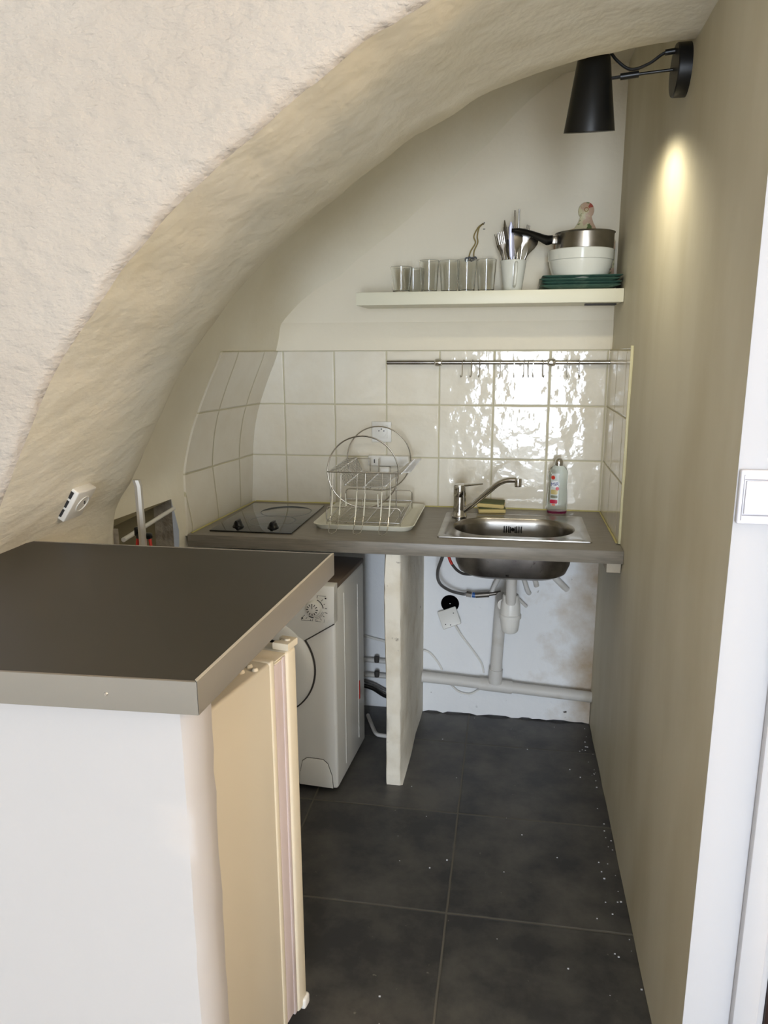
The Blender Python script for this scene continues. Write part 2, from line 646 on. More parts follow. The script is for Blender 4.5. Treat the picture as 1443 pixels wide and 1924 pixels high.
nA = len(AD)
outer = outer_pts(nA)
r0 = ring(.03, YF)
rows = []
for k in range(7):
    t = k / 6
    rows.append([tuple(Vector(a).lerp(Vector(b), t) if False else Vector(b) * (1 - t) + Vector(a) * t) for a, b in zip(outer, r0)][:])
rows = [[tuple(Vector(b).lerp(Vector(a), k / 6)) for a, b in zip(r0, outer)] for k in range(7)]
mb = MB()
mb.grid(rows + [ring(.014, YF + .001, .0012, 1), ring(.004, YF + .007, .001, 2), ring(0, YF + .02, .001, 3)])
struct(mb, 'wall_front', M_front, 'rough white plaster wall with the big arch cut into it', 'wall', angle=60)
mb = MB()
srows = [ring(0, YF + .02, .001, 3)]
for k in range(1, 8):
    srows.append(ring(0, YF + .02 + (YB - .02 - YF - .02) * k / 8, .0022, 10 + k))
srows += [ring(0, YB - .02, .001, 30), ring(.004, YB - .006, .001, 31), ring(.014, YB, .001, 32)]


def vault_low(x, z):
    return x


BV = [(-.20, 0), (-.18, .4), (-.158, .8), (-.146, .985), (-.143, 1.03), (-.138, 1.10), (-.125, 1.18), (-.105, 1.25), (-.070, 1.340),
      (-.033, 1.425), (-.014, 1.49), (-.004, 1.55), (.012, 1.60), (.037, 1.66), (.075, 1.725), (.115, 1.775), (.16, 1.82), (.22, 1.87), (.29, 1.92),
      (.37, 1.975), (.45, 2.04), (.52, 2.10), (.60, 2.17), (.68, 2.235), (.77, 2.28), (.86, 2.315), (.95, 2.34), (1.03, 2.355), (1.10, 2.365), (1.16, 2.37), (1.212, 2.372)]
BD = densify(BV, 3)
BN = normals2(BD)


def vring(y):
    out = []
    for (x, z), n in zip(BD, BN):
        k = 0.055 if z < .88 else (0.055 + (0.13 - 0.055) * min(1, (z - .88) / .17))
        out.append((max(-1, x - k * min(-y, .97) * max(0.0, min(1, (1.0 - x)))), y, z))
    return out


CUT = 3 * 3        # row index of z ~ .9..1.02 in the densified profile
# find the row index nearest to z = .985
CUT = min(range(nA), key=lambda i: abs(AD[i][1] - .985))
TT = min(range(nA), key=lambda i: abs(BD[i][1] - 1.47))   # where wall_left ends and the vault begins
ys = [-.97, -.9, -.8, -.7, -.6, -.5, -.4, -.3, -.2, -.1]
vr = [ring(.03, YB)] + [vring(y) for y in ys]
# soften the meeting of the vault with the back wall above the tiles
vr.append([(x, -.03, z) for (x, y, z) in vring(-.03)])
vr.append([(x, 0.0, z) for (x, y, z) in vring(0)])
for i in range(nA):
    x, z = BD[i]
    w = max(0.0, min(1.0, (z - 1.55) / .25)) * max(0, min(1, (1.0 - x) / .3))
    n = BN[i]
    if w > 0:
        for (idx, off) in ((-1, .12), (-2, .06), (-3, .015)):
            q = vr[idx][i]
            vr[idx][i] = (q[0] - n[0] * off * w, q[1], q[2] - n[1] * off * w)
# soffit also carries the lip that steps out to the recess behind
mb = MB()
mb.grid([r for r in srows] + [ring(.03, YB)])
struct(mb, 'wall_arch', M_soffit, 'smooth pale soffit under the deep plaster arch', 'arch', angle=60)

mb = MB()
rowsL = [[r[i] for i in range(CUT, TT + 1)] for r in vr[:6]] + []
# upper left wall (above the hole), then the full-height stretch behind
mb.grid([[r[i] for i in range(CUT, TT + 1)] for r in vr[:6]])
# (vr[0]=-1.0, [1]=-.97 ... [5]=-.6)
mb.grid([[r[i] for i in range(0, TT + 1)] for r in vr[5:]])
struct(mb, 'wall_left', M_vault, 'yellowish plastered wall curving inward left of the hob', 'wall', angle=60, merge=1e-5)
mb = MB()
mb.grid([[r[i] for i in range(TT, nA)] for r in vr])
struct(mb, 'ceiling', M_vault, 'shallow plaster vault over the kitchen recess', 'vault', angle=60)
# recess below the ragged plaster edge
xa, za = AD[CUT]
mb = MB()
XR = -.27
xe = vr[5][CUT][0]
mb.grid([[(XR, -.6, 0), (XR, -.6, za)], [(xe - .03, -.6, 0), (xe - .03, -.6, za)], [(xe, -.6, 0), (xe, -.6, za)]])
mb.grid([[(XR, YB, 0), (XR, YB, za)], [(-.17, YB, 0), (-.17, YB, za)]])
struct(mb, 'wall_recess', M_rough, 'rough grey hollow under the plaster beside the hob end', 'recess', recalc=False)
mb = MB()
mb.grid([[(XR, YB, 0), (XR, YB, za)], [(XR, -.6, 0), (XR, -.6, za)], ])
mb.grid([[(XR, YB, za), (xa - .02, YB, za)], [(XR, -.6, za), (xe, -.6, za)]])
struct(mb, 'wall_recess_back', mat('shaded_olive_render', rgb(128, 118, 92), .9, bump=[(20, .4, .005)]), 'olive back and top of the hollow, shade put into the colour', 'recess', recalc=False)  # darker olive than the render: the hollow's shade is put into the colour

# floor
mb = MB()
mb.grid([[(-3, -7.5, 0), (3, -7.5, 0)], [(-3, .12, 0), (3, .12, 0)]])
struct(mb, 'floor', M_floor, 'dark slate coloured floor tiles', 'floor')
mb = MB()
mb.box(-3, 3, -7.5, -2.25, 0.0005, 0.008)
struct(mb, 'floor_bounce', mat('pale_bounce_floor', rgb(210, 204, 196), .5, var=(6, rgb(196, 188, 176), .4, .7), aniso=(4, .4, 1)))  # unseen pale floor, added to bounce light into the kitchen
# back wall: upper part, the part below the worktop, with the low ledge
mb = MB()
mb.box(-.5, 1.40, 0.0, 0.12, 0.0, 2.5)
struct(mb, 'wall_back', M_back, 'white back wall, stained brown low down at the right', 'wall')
mb = MB()
pts = []
lz = random.Random(5)
N = 24
A = []
for i in range(N + 1):
    x = .548 + (1.210 - .548) * i / N
    A.append([(x, -.012 - lz.uniform(0, .004), .0 + (lz.uniform(0, .012) if 0 < i < N else 0)), (x, -.014, .06), (x, -.013, .125), (x, -.001, .137)])
mb.grid(A)
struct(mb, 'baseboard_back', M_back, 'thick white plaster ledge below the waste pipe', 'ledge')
# right wall
mb = MB()
rw = random.Random(9)
rows = []
for j in range(22):
    y = -1.58 + 1.58 * j / 21
    rows.append([(1.212 + (rw.uniform(-.0012, .0012) if 0 < j < 21 else 0), y, 2.5 * k / 30) for k in range(31)])
mb.grid(rows)
mb.grid([[(1.212, -1.58, 0), (1.212, -1.58, 2.7)], [(1.36, -1.58, 0), (1.36, -1.58, 2.7)]]) if False else None
struct(mb, 'wall_right', M_right, 'yellowed painted side wall lit by the black lamp', 'wall', angle=60)
# white wall face right of the opening
mb = MB()
mb.grid([[(1.212, -1.58, 2.7 * k / 20), (1.2135, -1.5806, 2.7 * k / 20), (1.25, -1.581, 2.7 * k / 20), (3.0, -1.581, 2.7 * k / 20)] for k in range(21)])
struct(mb, 'wall_pillar', M_whitewall, 'bright white wall edge carrying the light switch', 'wall', angle=60)
mb = MB()
mb.box(1.2905, 1.332, -1.600, -1.581, 0, 2.1, .004)
mb.box(1.332, 1.344, -1.592, -1.581, 0, 2.1, .002)
struct(mb, 'trim_1', M_whitewall, 'white door casing at the right edge', 'trim')
mb = MB()
mb.box(1.3445, 1.9, -1.596, -1.582, 0.01, 2.06, .002)
struct(mb, 'door_1', M_outside, 'dark brown door beyond the white casing', 'door')

# tiled splashbacks (3 structures)
mb = MB()
TX = 20
mb.grid([[(-.165 + (1.212 + .165) * i / TX, -.007, .855), (-.165 + (1.212 + .165) * i / TX, -.007, 1.449), (-.165 + (1.212 + .165) * i / TX, 0.0, 1.4495)] for i in range(TX + 1)])
struct(mb, 'trim_2', M_tile_b, 'white glazed tiles on the back wall', 'tiles', angle=20)
mb = MB()
rows = []
yf = {.86: -.557, 1.05: -.50, 1.25: -.455, 1.4485: -.43}


def yfront(z):
    ks = sorted(yf)
    for a, b in zip(ks, ks[1:]):
        if z <= b:
            t = (z - a) / (b - a)
            return yf[a] * (1 - t) + yf[b] * t
    return yf[ks[-1]]


def vx(y, z):
    """x of the left wall surface"""
    for (a, b) in zip(BD, BD[1:]):
        if a[1] <= z <= b[1]:
            t = (z - a[1]) / (b[1] - a[1])
            x = a[0] * (1 - t) + b[0] * t
            break
    k = 0.055 if z < .88 else (0.055 + (0.13 - 0.055) * min(1, (z - .88) / .17))
    return x - k * (-y)


rows = []
for j in range(25):
    z = .853 + (1.4485 - .853) * j / 24
    y0 = yfront(z)
    row = []
    row.append((vx(y0, z) - .002, y0 - .001, z))
    for i in range(9):
        y = y0 + (-.006 - y0) * i / 8
        row.append((vx(y, z) + .007, y, z))
    rows.append(row)
z = 1.4485
rows.append([(vx(yfront(z) + (-.006 - yfront(z)) * max(0, i - 1) / 8, z) - .001, yfront(z) + (-.006 - yfront(z)) * max(0, i - 1) / 8, z + .002) for i in range(10)])
mb.grid(rows)
struct(mb, 'trim_3', M_tile_l, 'white tiles curving up the left wall by the hob', 'tiles', angle=25)
mb = MB()
mb.grid([[(1.2055, -.0075, .855), (1.2055, -.0075, 1.449), (1.212, -.0075, 1.45)], [(1.2055, -.478, .855), (1.2055, -.478, 1.455), (1.212, -.478, 1.456)]])
struct(mb, 'trim_4', M_tile_r, 'narrow strip of white tiles on the right wall', 'tiles', angle=20)
mb = MB()
mb.box(1.2045, 1.2135, -.4855, -.478, .8605, 1.462, .002)
struct(mb, 'trim_5', mat('yellowed_tile_trim', rgb(216, 208, 168), .4), 'yellowed upright tile edging strip', 'trim')
# plaster band above the tiles
mb = MB()
mb.grid([[(-.10 + 1.312 * i / 30, -.0005, 1.447) if False else (-.04 + 1.252 * i / 30, -.009 - .002 * math.sin(i * 1.7), 1.4495) for i in range(31)],
         [(-.04 + 1.252 * i / 30, -.010, 1.465) for i in range(31)], [(-.03 + 1.242 * i / 30, -.008, 1.535) for i in range(31)], [(-.02 + 1.232 * i / 30, .001, 1.553) for i in range(31)]])
struct(mb, 'trim_6', M_back, 'raised plaster band above the back tiles', 'plaster band', angle=60)

# partition under the worktop
mb = MB()
pr = random.Random(11)
rows = []
for k in range(29):
    z = .8195 * k / 28
    j = lambda: pr.uniform(-.0018, .0018)
    w0 = .4825 + .006 * math.sin(k * .22) * (k / 28)
    fl = .006 if k == 0 else 0
    rows.append([(w0 + .001, 0.0, z), (w0, -.54, z), (w0 + .004 + j(), -.5515, z), (.508 + j(), -.553 + j(), z), (.530 + j(), -.5515 + j(), z), (.5345 + fl + j(), -.546 + j(), z), (.538 + fl + j(), -.35, z), (.541 + j(), -.2, z), (.545 + j(), -.08, z), (.547, 0.0, z)])
mb.grid(rows)
struct(mb, 'wall_partition', M_part, 'chipped white masonry partition holding up the worktop', 'partition wall', angle=60)

# pedestal wall under the bar
mb = MB()
pr = random.Random(12)
rows = []
for k in range(31):
    z = 1.0035 * k / 30
    j = lambda a=.0012: pr.uniform(-a, a)
    rows.append([(-.75, -1.885, z), (.41, -1.885, z), (.452 + j(), -1.884 + j(), z), (.4605 + j(), -1.893 + j(), z), (.4615 + j(), -1.925, z), (.4585 + j(.002), -1.955 + j(.002), z), (.451 + j(), -1.967 + j(), z), (.40, -1.969 + j(), z), (.30, -1.968, z), (-.75, -2.0, z)])
mb.grid(rows)
struct(mb, 'wall_pedestal', M_ped, 'white plastered end wall carrying the dark bar top', 'pedestal wall', angle=50)

# rest of the room behind the camera
mb = MB()
mb.box(-3, .63, -7.6, -7.5, 0, 2.7)
mb.box(1.67, 3, -7.6, -7.5, 0, 2.7)
mb.box(.63, 1.67, -7.6, -7.5, 2.12, 2.7)
mb.box(.63, 1.67, -7.6, -7.5, 0, .12)
struct(mb, 'wall_rear', M_shell)
mb = MB()
mb.box(.63, .67, -7.56, -7.48, .12, 2.12)
mb.box(1.63, 1.67, -7.56, -7.48, .12, 2.12)
mb.box(.67, 1.63, -7.56, -7.48, .12, .16)
mb.box(.67, 1.63, -7.56, -7.48, 2.08, 2.12)
mb.box(1.135, 1.165, -7.56, -7.40, .16, 2.08)
struct(mb, 'window_1', M_whitewall)
mb = MB()
mb.box(-3.1, -3.0, -7.5, -1.58, 0, 2.7)
struct(mb, 'wall_room_left', M_shell)
mb = MB()
mb.box(3.0, 3.1, -7.5, -1.58, 0, 2.7)
struct(mb, 'wall_room_right', M_shell)
mb = MB()
mb.box(-3.1, 3.1, -7.6, -1.58, 2.7, 2.8)
struct(mb, 'ceiling.001', M_shell)


# ------------------------------------------------------------------ bar top
t = thing('bar_counter', 'dark charcoal bar top with taupe edging on the white end wall', 'bar counter', (.484, -1.983, 1.005))
ox, oy, oz = .484, -1.983, 1.005
P = [(.512, -1.3815), (.4795, -1.979), (-.75, -2.026), (-.75, -1.606), (-.198, -1.606), (-.176, -1.45), (-.1555, -1.3815)]
mb = MB()
mb.prism([(x - ox, y - oy) for x, y in P], 0.0, .0445, axis='z')
mb.build('slab', M_dark, t, angle=30)


def band(a, b, c, d, name, z0=-.0005, z1=.0450):
    mb = MB()
    mb.prism([(x - ox, y - oy) for x, y in (a, b, c, d)], z0, z1, axis='z', bev=.0007)
    return mb.build(name, M_band, t, angle=30)


band((.5165, -1.377), (.4845, -1.9835), (.4797, -1.9785), (.5118, -1.382), 'edge_band')
band((.4838, -1.9837), (-.75, -2.031), (-.75, -2.0262), (.4793, -1.9790), 'edge_band')
band((.5113, -1.3765), (-.155, -1.3765), (-.155, -1.3813), (.5113, -1.3813), 'edge_band')
mb = MB()
mb.prism([(x - ox, y - oy) for x, y in ((.5160, -1.3775), (.4840, -1.983), (.4797, -1.9785), (.5118, -1.382))], .0452, .0460, axis='z')
o = mb.build('edge_lip', M_bandtop, t, angle=30)
o['label'] = 'pale worn upper edge along the right side'
mb = MB()
mb.lathe([(0, .0022), (.002, .002), (.0032, 0)], seg=14, mtx=Matrix.Translation((-.122, -.005, .022)) @ Matrix.Rotation(PI / 2, 4, 'X'))
mb.build('screw_head', M_chrome, t)

# ------------------------------------------------------------------ fridge
rot = -math.atan2(.038, .195)
t = thing('fridge', 'small cream fridge under the bar with its door ajar', 'fridge', (.435, -1.55, 0), rot)
mb = MB()
mb.box(-.40, 0, -.322, -.004, .03, .884, .006, 3)
mb.build('body', M_fridge, t)
mb = MB()
mb.box(-.40, .002, -.010, .006, .03, .886, .004, 3)
mb.build('door_frame', M_fdoor, t)
for xs in (-.04, -.36):
    mb = MB()
    mb.lathe([(0, 0), (.016, 0), (.016, .03), (0, .03)], c=(xs, -.05, 0), seg=16)
    mb.build('foot', M_blackp, t)
    mb = MB()
    mb.lathe([(0, 0), (.016, 0), (.016, .03), (0, .03)], c=(xs, -.28, 0), seg=16)
    mb.build('foot', M_blackp, t)
for (x, y) in ((-.028, -.035), (-.028, -.062), (-.010, -.045)):
    mb = MB()
    mb.lathe([(0, .006), (.004, .0055), (.006, .003), (.0065, 0)], c=(x, y, .884), seg=16)
    mb.build('screw_cap', M_fdoor, t)
d = MB()
d.box(-.40, .006, .048, .088, .042, .884, .008, 3)
d = d.build('door', M_fdoor, t)
mb = MB()
mb.box(-.385, .0005, .0065, .048, .055, .874, .004, 3)
mb.box(-.390, .003, .036, .047, .050, .878, .002, 2)
mb.build('gasket', M_gasket, d)
mb = MB()
for z in (.874, .879):
    mb.box(-.385, .002, .008, .050, z, z + .0025, .001)
mb.build('liner_rim', M_fdoor, d)
mb = MB()
hp = [(-.026, .05), (.008, .05), (.008, .09), (-.026, .09), (-.026, .078), (-.018, .074), (-.018, .066), (-.026, .062)]
mb.prism(hp, .885, .900, axis='z', bev=.002)
mb.lathe([(0, .0045), (.005, .004), (.0065, 0)], c=(-.004, .07, .899), seg=16)
mb.build('hinge_cap', M_fdoor, d)
mb = MB()
mb.box(-.03, .011, .066, .092, .034, .062, .006, 3)
mb.build('hinge_foot', M_wplastic, d)

# ------------------------------------------------------------------ worktop
t = thing('kitchen_worktop', 'grey laminate worktop with hob and sink along the tiled wall', 'worktop', (.5, -.28, .82))
ox, oy = .5, -.28
# built as strips round the sink cut-out
hx0, hx1, hy0, hy1 = .668, 1.102, -.455, -.145
P = [(1.2045, -.0095), (1.2045, -.477), (1.199, -.477), (1.199, -.49), (1.211, -.49), (1.211, -.5655), (-.1745, -.5655), (-.1745, -.55), (-.138, -.0095)]


def slab_with_hole(mb, poly, hole, z0, z1):
    bm = mb.bm
    for z, fl in ((z1, False), (z0, True)):
        ov = [bm.verts.new((x - ox, y - oy, z)) for x, y in poly]
        hv = [bm.verts.new((x - ox, y - oy, z)) for x, y in hole]
        oe = [bm.edges.new((ov[i], ov[(i + 1) % len(ov)])) for i in range(len(ov))]
        he = [bm.edges.new((hv[i], hv[(i + 1) % len(hv)])) for i in range(len(hv))]
        bmesh.ops.triangle_fill(bm, edges=oe + he, use_beauty=True)
        if not fl:
            top = (ov, hv)
        else:
            bot = (ov, hv)
    for A, B in ((top[0], bot[0]), (top[1], bot[1])):
        n = len(A)
        for i in range(n):
            bm.faces.new((A[i], A[(i + 1) % n], B[(i + 1) % n], B[i]))


mb = MB()
slab_with_hole(mb, P, [(hx0, hy0), (hx1, hy0), (hx1, hy1), (hx0, hy1)], 0.0, .04)
mb.build('board', M_worktop, t, angle=30)
mb = MB()
mb.box(-.1742 - ox, 1.2108 - ox, -.5668 - oy, -.5656 - oy, .0005, .0395, .0003)
mb.build('front_edge', M_worktop, t)
for pth in ([(-.134, -.012), (-.168, -.545)], [(-.13, -.0105), (1.203, -.0105)], [(1.202, -.012), (1.202, -.47)]):
    mb = MB()
    s = random.Random(2)
    a, b = pth
    pp = [(a[0] + (b[0] - a[0]) * i / 20 - ox, a[1] + (b[1] - a[1]) * i / 20 - oy, .041 + s.uniform(-.0006, .0006)) for i in range(21)]
    mb.tube(pp, [s.uniform(.0022, .0036) for _ in pp], 6)
    o = mb.build('sealant', M_sealant, t)
mb = MB()
mb.box(1.168, 1.2105, -.535, -.02, .783, .8195, .002)
o = tag(mb.build('batten', M_wood), 'short pale wooden batten holding the worktop at the right wall', 'batten')

# ------------------------------------------------------------------ hob
t = thing('ceramic_hob', 'black glass two-ring hob set in the worktop', 'hob', (.022, -.29, .8605))
mb = MB()
mb.box(-.142, .143, -.224, .222, 0, .0045, .0012, 2)
mb.build('glass_plate', M_gblack, t)


def ringmesh(cx, cy, r, w, z):
    mb = MB()
    n = 64
    mb.grid([[(cx + rr * math.cos(2 * PI * i / n), cy + rr * math.sin(2 * PI * i / n), zz) for i in range(n)] for rr, zz in ((r - w / 2, z), (r - w / 2, z + .0003), (r + w / 2, z + .0003), (r + w / 2, z))], closed=True)
    return mb


ringmesh(.030, .092, .093, .0028, .0045).build('cooking_zone', M_ring, t)
ringmesh(.026, -.062, .081, .0028, .0045).build('cooking_zone', M_ring, t)
for kx in (-.062, .062):
    mb = MB()
    mb.lathe([(0, 0), (.0195, 0), (.0195, .003), (.0165, .006), (.0145, .012), (.012, .0175), (.0, .0185)], c=(kx, -.165, .0047), seg=24)
    mb.box(kx - .0045, kx + .0045, -.165 - .0185, -.165 + .0185, .008, .0285, .002, 2)
    mb.build('knob', M_blackp, t)

# ------------------------------------------------------------------ sink
t = thing('sink', 'stainless steel sink with oval bowl set in the worktop', 'sink', (.885, -.30, .8605))


def rrect(hx, hy, r, n=10, cx=0, cy=0):
    out = []
    for (sx, sy, a0) in ((1, 1, 0), (-1, 1, PI / 2), (-1, -1, PI), (1, -1, 3 * PI / 2)):
        for i in range(n + 1):
            a = a0 + (PI / 2) * i / n
            out.append((cx + sx * (hx - r) + r * math.cos(a), cy + sy * (hy - r) + r * math.sin(a)))
    return out


mb = MB()
n = 10
rim = [rrect(.243, .182, .006, n), rrect(.2425, .1815, .008, n), rrect(.222, .162, .012, n), rrect(.218, .158, .014, n)]
zs = [.0002, .0032, .0042, .0016]
bowl = []
for (hx, hy, r, z) in ((.203, .1345, .125, .0012), (.199, .1305, .122, -.003), (.195, .127, .119, -.02), (.192, .124, .117, -.07), (.186, .119, .112, -.115), (.176, .110, .104, -.14), (.155, .09, .085, -.152), (.10, .055, .05, -.156), (.04, .03, .028, -.158)):
    bowl.append([(x, y - .005, z) for x, y in rrect(hx, hy, r, n)])
rr_ = [[(x, y, z) for x, y in R] for R, z in zip(rim, zs)]
mb.grid(rr_ + bowl, closed=True)
bm = mb.bm
deck = mb.build('basin', M_steel, t, angle=40, recalc=True)
# underside shell
mb = MB()
und = []
for (hx, hy, r, z) in ((.205, .1365, .127, -.001), (.201, .1325, .124, -.02), (.1985, .130, .122, -.07), (.1925, .125, .117, -.118), (.181, .1145, .108, -.146), (.158, .092, .087, -.158), (.10, .055, .05, -.162), (.04, .03, .028, -.163)):
    und.append([(x, y - .005, z) for x, y in rrect(hx, hy, r, n)])
mb.grid(und, closed=True)
mb.bm.faces.new([v for v in mb.bm.verts][-len(und[-1]):])
mb.build('bowl_underside', M_steel_d, t, angle=40)
mb = MB()
for i, x in enumerate((-.030, -.022, -.014, .014, .022, .030)):
    mb.box(x - .002, x + .002, .1125, .1145 + .004, -.050, -.026, .0008)
mb.lathe([(0, .002), (.0065, .002), (.0065, -.002)], seg=16, mtx=Matrix.Translation((0, .1165, -.038)) @ Matrix.Rotation(PI / 2, 4, 'X'))
mb.box(-.0105, -.0065, .1125, .1185, -.050, -.028, .0006)
mb.box(.0065, .0105, .1125, .1185, -.050, -.028, .0006)
mb.build('overflow_slots', M_blackp, t)
mb = MB()
mb.lathe([(0, -.153), (.018, -.153), (.030, -.1535), (.036, -.1515), (.040, -.1525)], seg=28)
mb.build('drain', M_chrome, t)

# ------------------------------------------------------------------ tap
t = thing('mixer_tap', 'chrome mixer tap with long spout at the sink corner', 'tap', (.694, -.185, .8632))
mb = MB()
mb.lathe([(0, 0), (.0265, 0), (.0265, .004), (.0235, .008), (.0225, .03), (.0215, .075), (.0215, .076), (.0225, .078), (.0225, .112), (.021, .118), (.012, .122), (0, .123)], seg=28)
mb.build('body', M_chrome, t)
mb = MB()
pp = spline([(.0, 0, .115), (.03, -.003, .118), (.06, -.006, .122), (.082, -.008, .125)], 6)
rows = []
for i, p in enumerate(pp):
    s = i / (len(pp) - 1)
    w, h = .013 * (1 - .35 * s), .0055 * (1 - .45 * s)
    rows.append([(p.x, p.y + w * math.cos(a), p.z + h * math.sin(a)) for a in [2 * PI * k / 12 for k in range(12)]])
mb.grid(rows, closed=True)
bmesh.ops.contextual_create(mb.bm, geom=list(mb.bm.verts)[-12:])
mb.build('lever', M_chrome, t)
mb = MB()
mb.tube(spline([(.010, -.005, .022), (.045, -.015, .048), (.10, -.032, .100), (.135, -.042, .132), (.165, -.05, .146), (.198, -.056, .149)], 8), [.0105] * 9 + [.0098] * 32, 14)
mb.build('spout', M_chrome, t)
mb = MB()
mb.lathe([(0, .012), (.0115, .012), (.0125, .008), (.0125, -.012), (.0115, -.017), (.009, -.017), (0, -.016)], c=(.203, -.057, .143), seg=20)
mb.build('aerator', M_chrome, t)

# ------------------------------------------------------------------ washing machine
t = thing('washing_machine', 'white slim washing machine under the hob side of the worktop', 'washing machine', (.333, -.628, .012), -math.radians(4.5))
W = .48
mb = MB()
mb.box(-W, 0, .002, .345, 0, .695, .010, 3)
mb.build('cabinet', M_washer, t)
mb = MB()
mb.box(-W, 0, .035, .345, .6955, .712, .003, 2)
mb.build('lid', M_washtop, t)
# control panel: bulging fascia with a lower edge that dips to the middle
mb = MB()
rows = []
for i in range(25):
    x = -W * i / 24
    zl = .590 - .085 * min(1, min(-x, W + x) / .13)
    e = .004 if i in (0, 24) else 0
    rows.append([(x, .034, zl), (x, .0, zl), (x, -.006 + e, zl + .004), (x, -.012 + e, zl + .03), (x, -.009 + e, .640), (x, -.004 + e, .700), (x, .002, .712), (x, .012, .716), (x, .034, .716)])
mb.grid(rows)
for R in (0, 24):
    mb.bm.faces.new([mb.bm.verts[i] for i in ()]) if False else None
mb.bm.verts.ensure_lookup_table()
nr = 9
for base in (0, 24 * nr):
    mb.bm.faces.new([mb.bm.verts[base + k] for k in range(nr)])
pan = mb.build('control_panel', M_washer, t, angle=40)
mb = MB()
mb.tube([(-W * i / 24, -.0025, .590 - .085 * min(1, min(W * i / 24, W - W * i / 24) / .13)) for i in range(25)], .0018, 6)
mb.build('panel_seam', M_seam, pan)
kx, kz = -.066, .640
mb = MB()
Mk = Matrix.Translation((kx, -.009, kz)) @ Matrix.Rotation(PI / 2, 4, 'X')
mb.lathe([(0, .017), (.016, .016), (.0225, .0125), (.025, .004), (.0255, -.002)], seg=36, mtx=Mk)
kn = mb.build('programme_knob', M_washer, pan)
mb = MB()
for i in range(12):
    a = 2 * PI * i / 12
    mb.box(-.0011, .0011, .0125, .0190, .0142, .0160 + .001, 0, mtx=Mk @ Matrix.Rotation(a, 4, 'Z'))
mb.box(-.0009, .0009, .003, .0125, .0158, .0175, 0, mtx=Mk)
mb.build('knob_marks', M_ink, pan)
mb = MB()


def arc(mb, r, w, a0, a1, mtx, z=.0005):
    n = 16
    mb.grid([[tuple(mtx @ Vector(((r + s) * math.cos(math.radians(a0 + (a1 - a0) * i / n)), (r + s) * math.sin(math.radians(a0 + (a1 - a0) * i / n)), z))) for i in range(n + 1)] for s in (-w / 2, w / 2)])


Mp = Matrix.Translation((kx, -.0118, kz)) @ Matrix.Rotation(math.radians(93), 4, 'X')
arc(mb, .033, .0026, 5, 65, Mp)
arc(mb, .031, .003, -120, -90, Mp, .002)
arc(mb, .031, .0008, -80, -15, Mp, .0015)
arc(mb, .0355, .0008, -80, -15, Mp, .0015)
for i, a in enumerate((95, 70, 45, 25, 5, -15, -35, -55, -75, -105, -125, -140)):
    mb.box(.039, .044 + .002 * (i % 3), -.0006, .0006, .0005, .0018, 0, mtx=Mp @ Matrix.Rotation(math.radians(a), 4, 'Z'))
for (x0, x1, z0) in ((.014, .044, .045), (-.042, -.004, -.043), (.006, .036, -.043)):
    mb.box(x0, x1, z0, z0 + .0008, .001, .0022, 0, mtx=Mp)
for (x0, z0, z1) in ((.014, .036, .045), (-.042, -.043, -.036), (-.004, -.043, -.036), (.006, -.043, -.036), (.036, -.043, -.034)):
    mb.box(x0, x0 + .0008, z0, z1, .001, .0022, 0, mtx=Mp)
mb.box(.040, .045, .036, .040, .001, .0022, 0, mtx=Mp)
mb.box(-.041, -.036, -.038, -.033, .001, .0024, 0, mtx=Mp)
mb.build('panel_print', M_ink, pan)
dc = (-.243, .425)
Md = Matrix.Translation((dc[0], 0, dc[1])) @ Matrix.Rotation(PI / 2, 4, 'X')
mb = MB()
mb.lathe([(.1715, .0), (.1715, .004), (.1765, .004), (.1765, .0)], seg=72, mtx=Md)
mb.build('door_seam', M_seam, t)
mb = MB()
mb.lathe([(.1712, -.002), (.1712, .008), (.166, .014), (.150, .020), (.118, .026), (.112, .024), (.108, .012)], seg=72, mtx=Md)
dr = mb.build('door', M_washer, t)
mb = MB()
mb.lathe([(0, .020), (.06, .018), (.095, .010), (.108, .004)], seg=48, mtx=Md)
mb.build('porthole_glass', M_gblack, dr)
# filter flap
fl = [(-.135 + 0, .004), (-.016, .004), (-.020, .05), (-.034, .092), (-.05, .105), (-.105, .105), (-.122, .092), (-.131, .05)]
mb = MB()
mb.prism(fl, -.0035, .004, 'y', bev=.0015)
mb.build('filter_flap', M_washer, t)
mb = MB()
mb.tube([(x, .0005, z) for x, z in fl[1:]], .0016, 6)
mb.build('flap_seam', M_seam, t)
mb = MB()
mb.box(-.001, .0015, .10, .108, .04, .66, .0008)
mb.box(-.001, .0012, .26, .266, .05, .64, .0008)
mb.build('side_rib', M_washer, t)
mb = MB()
mb.box(.0003, .0022, .268, .276, .20, .27)
mb.build('red_sticker', M_red, t)
for (x, y) in ((-.03, .04), (-.03, .31), (-W + .03, .04), (-W + .03, .31)):
    mb = MB()
    mb.lathe([(0, -.012), (.016, -.012), (.016, .002), (0, .002)], c=(x, y, 0), seg=16)
    mb.build('foot', M_blackp, t)

# ------------------------------------------------------------------ shelf
t = thing('wall_shelf', 'long cream floating shelf above the tiles, holding tableware', 'shelf', (.768, 0, 1.60))
mb = MB()
mb.box(-.437, .4435, -.222, -.0005, 0, .0425, .0015, 2)
mb.build('board', M_shelf, t)
mb = MB()
mb.box(.33, .43, -.16, -.12, -.0055, -.0002, .001)
mb.build('bracket', M_seam, t)
ZS = 1.6427


def tumbler(rt, rb, h, wall=.0022, base=.008, facets=None):
    mb = MB()
    mb.lathe([(0, 0), (rb - .002, 0), (rb, .002), (rt, h - .001), (rt - .0008, h), (rt - wall, h - .001), (rb - wall, base + .002), (rb - wall - .004, base), (0, base)], seg=facets or 40)
    return mb


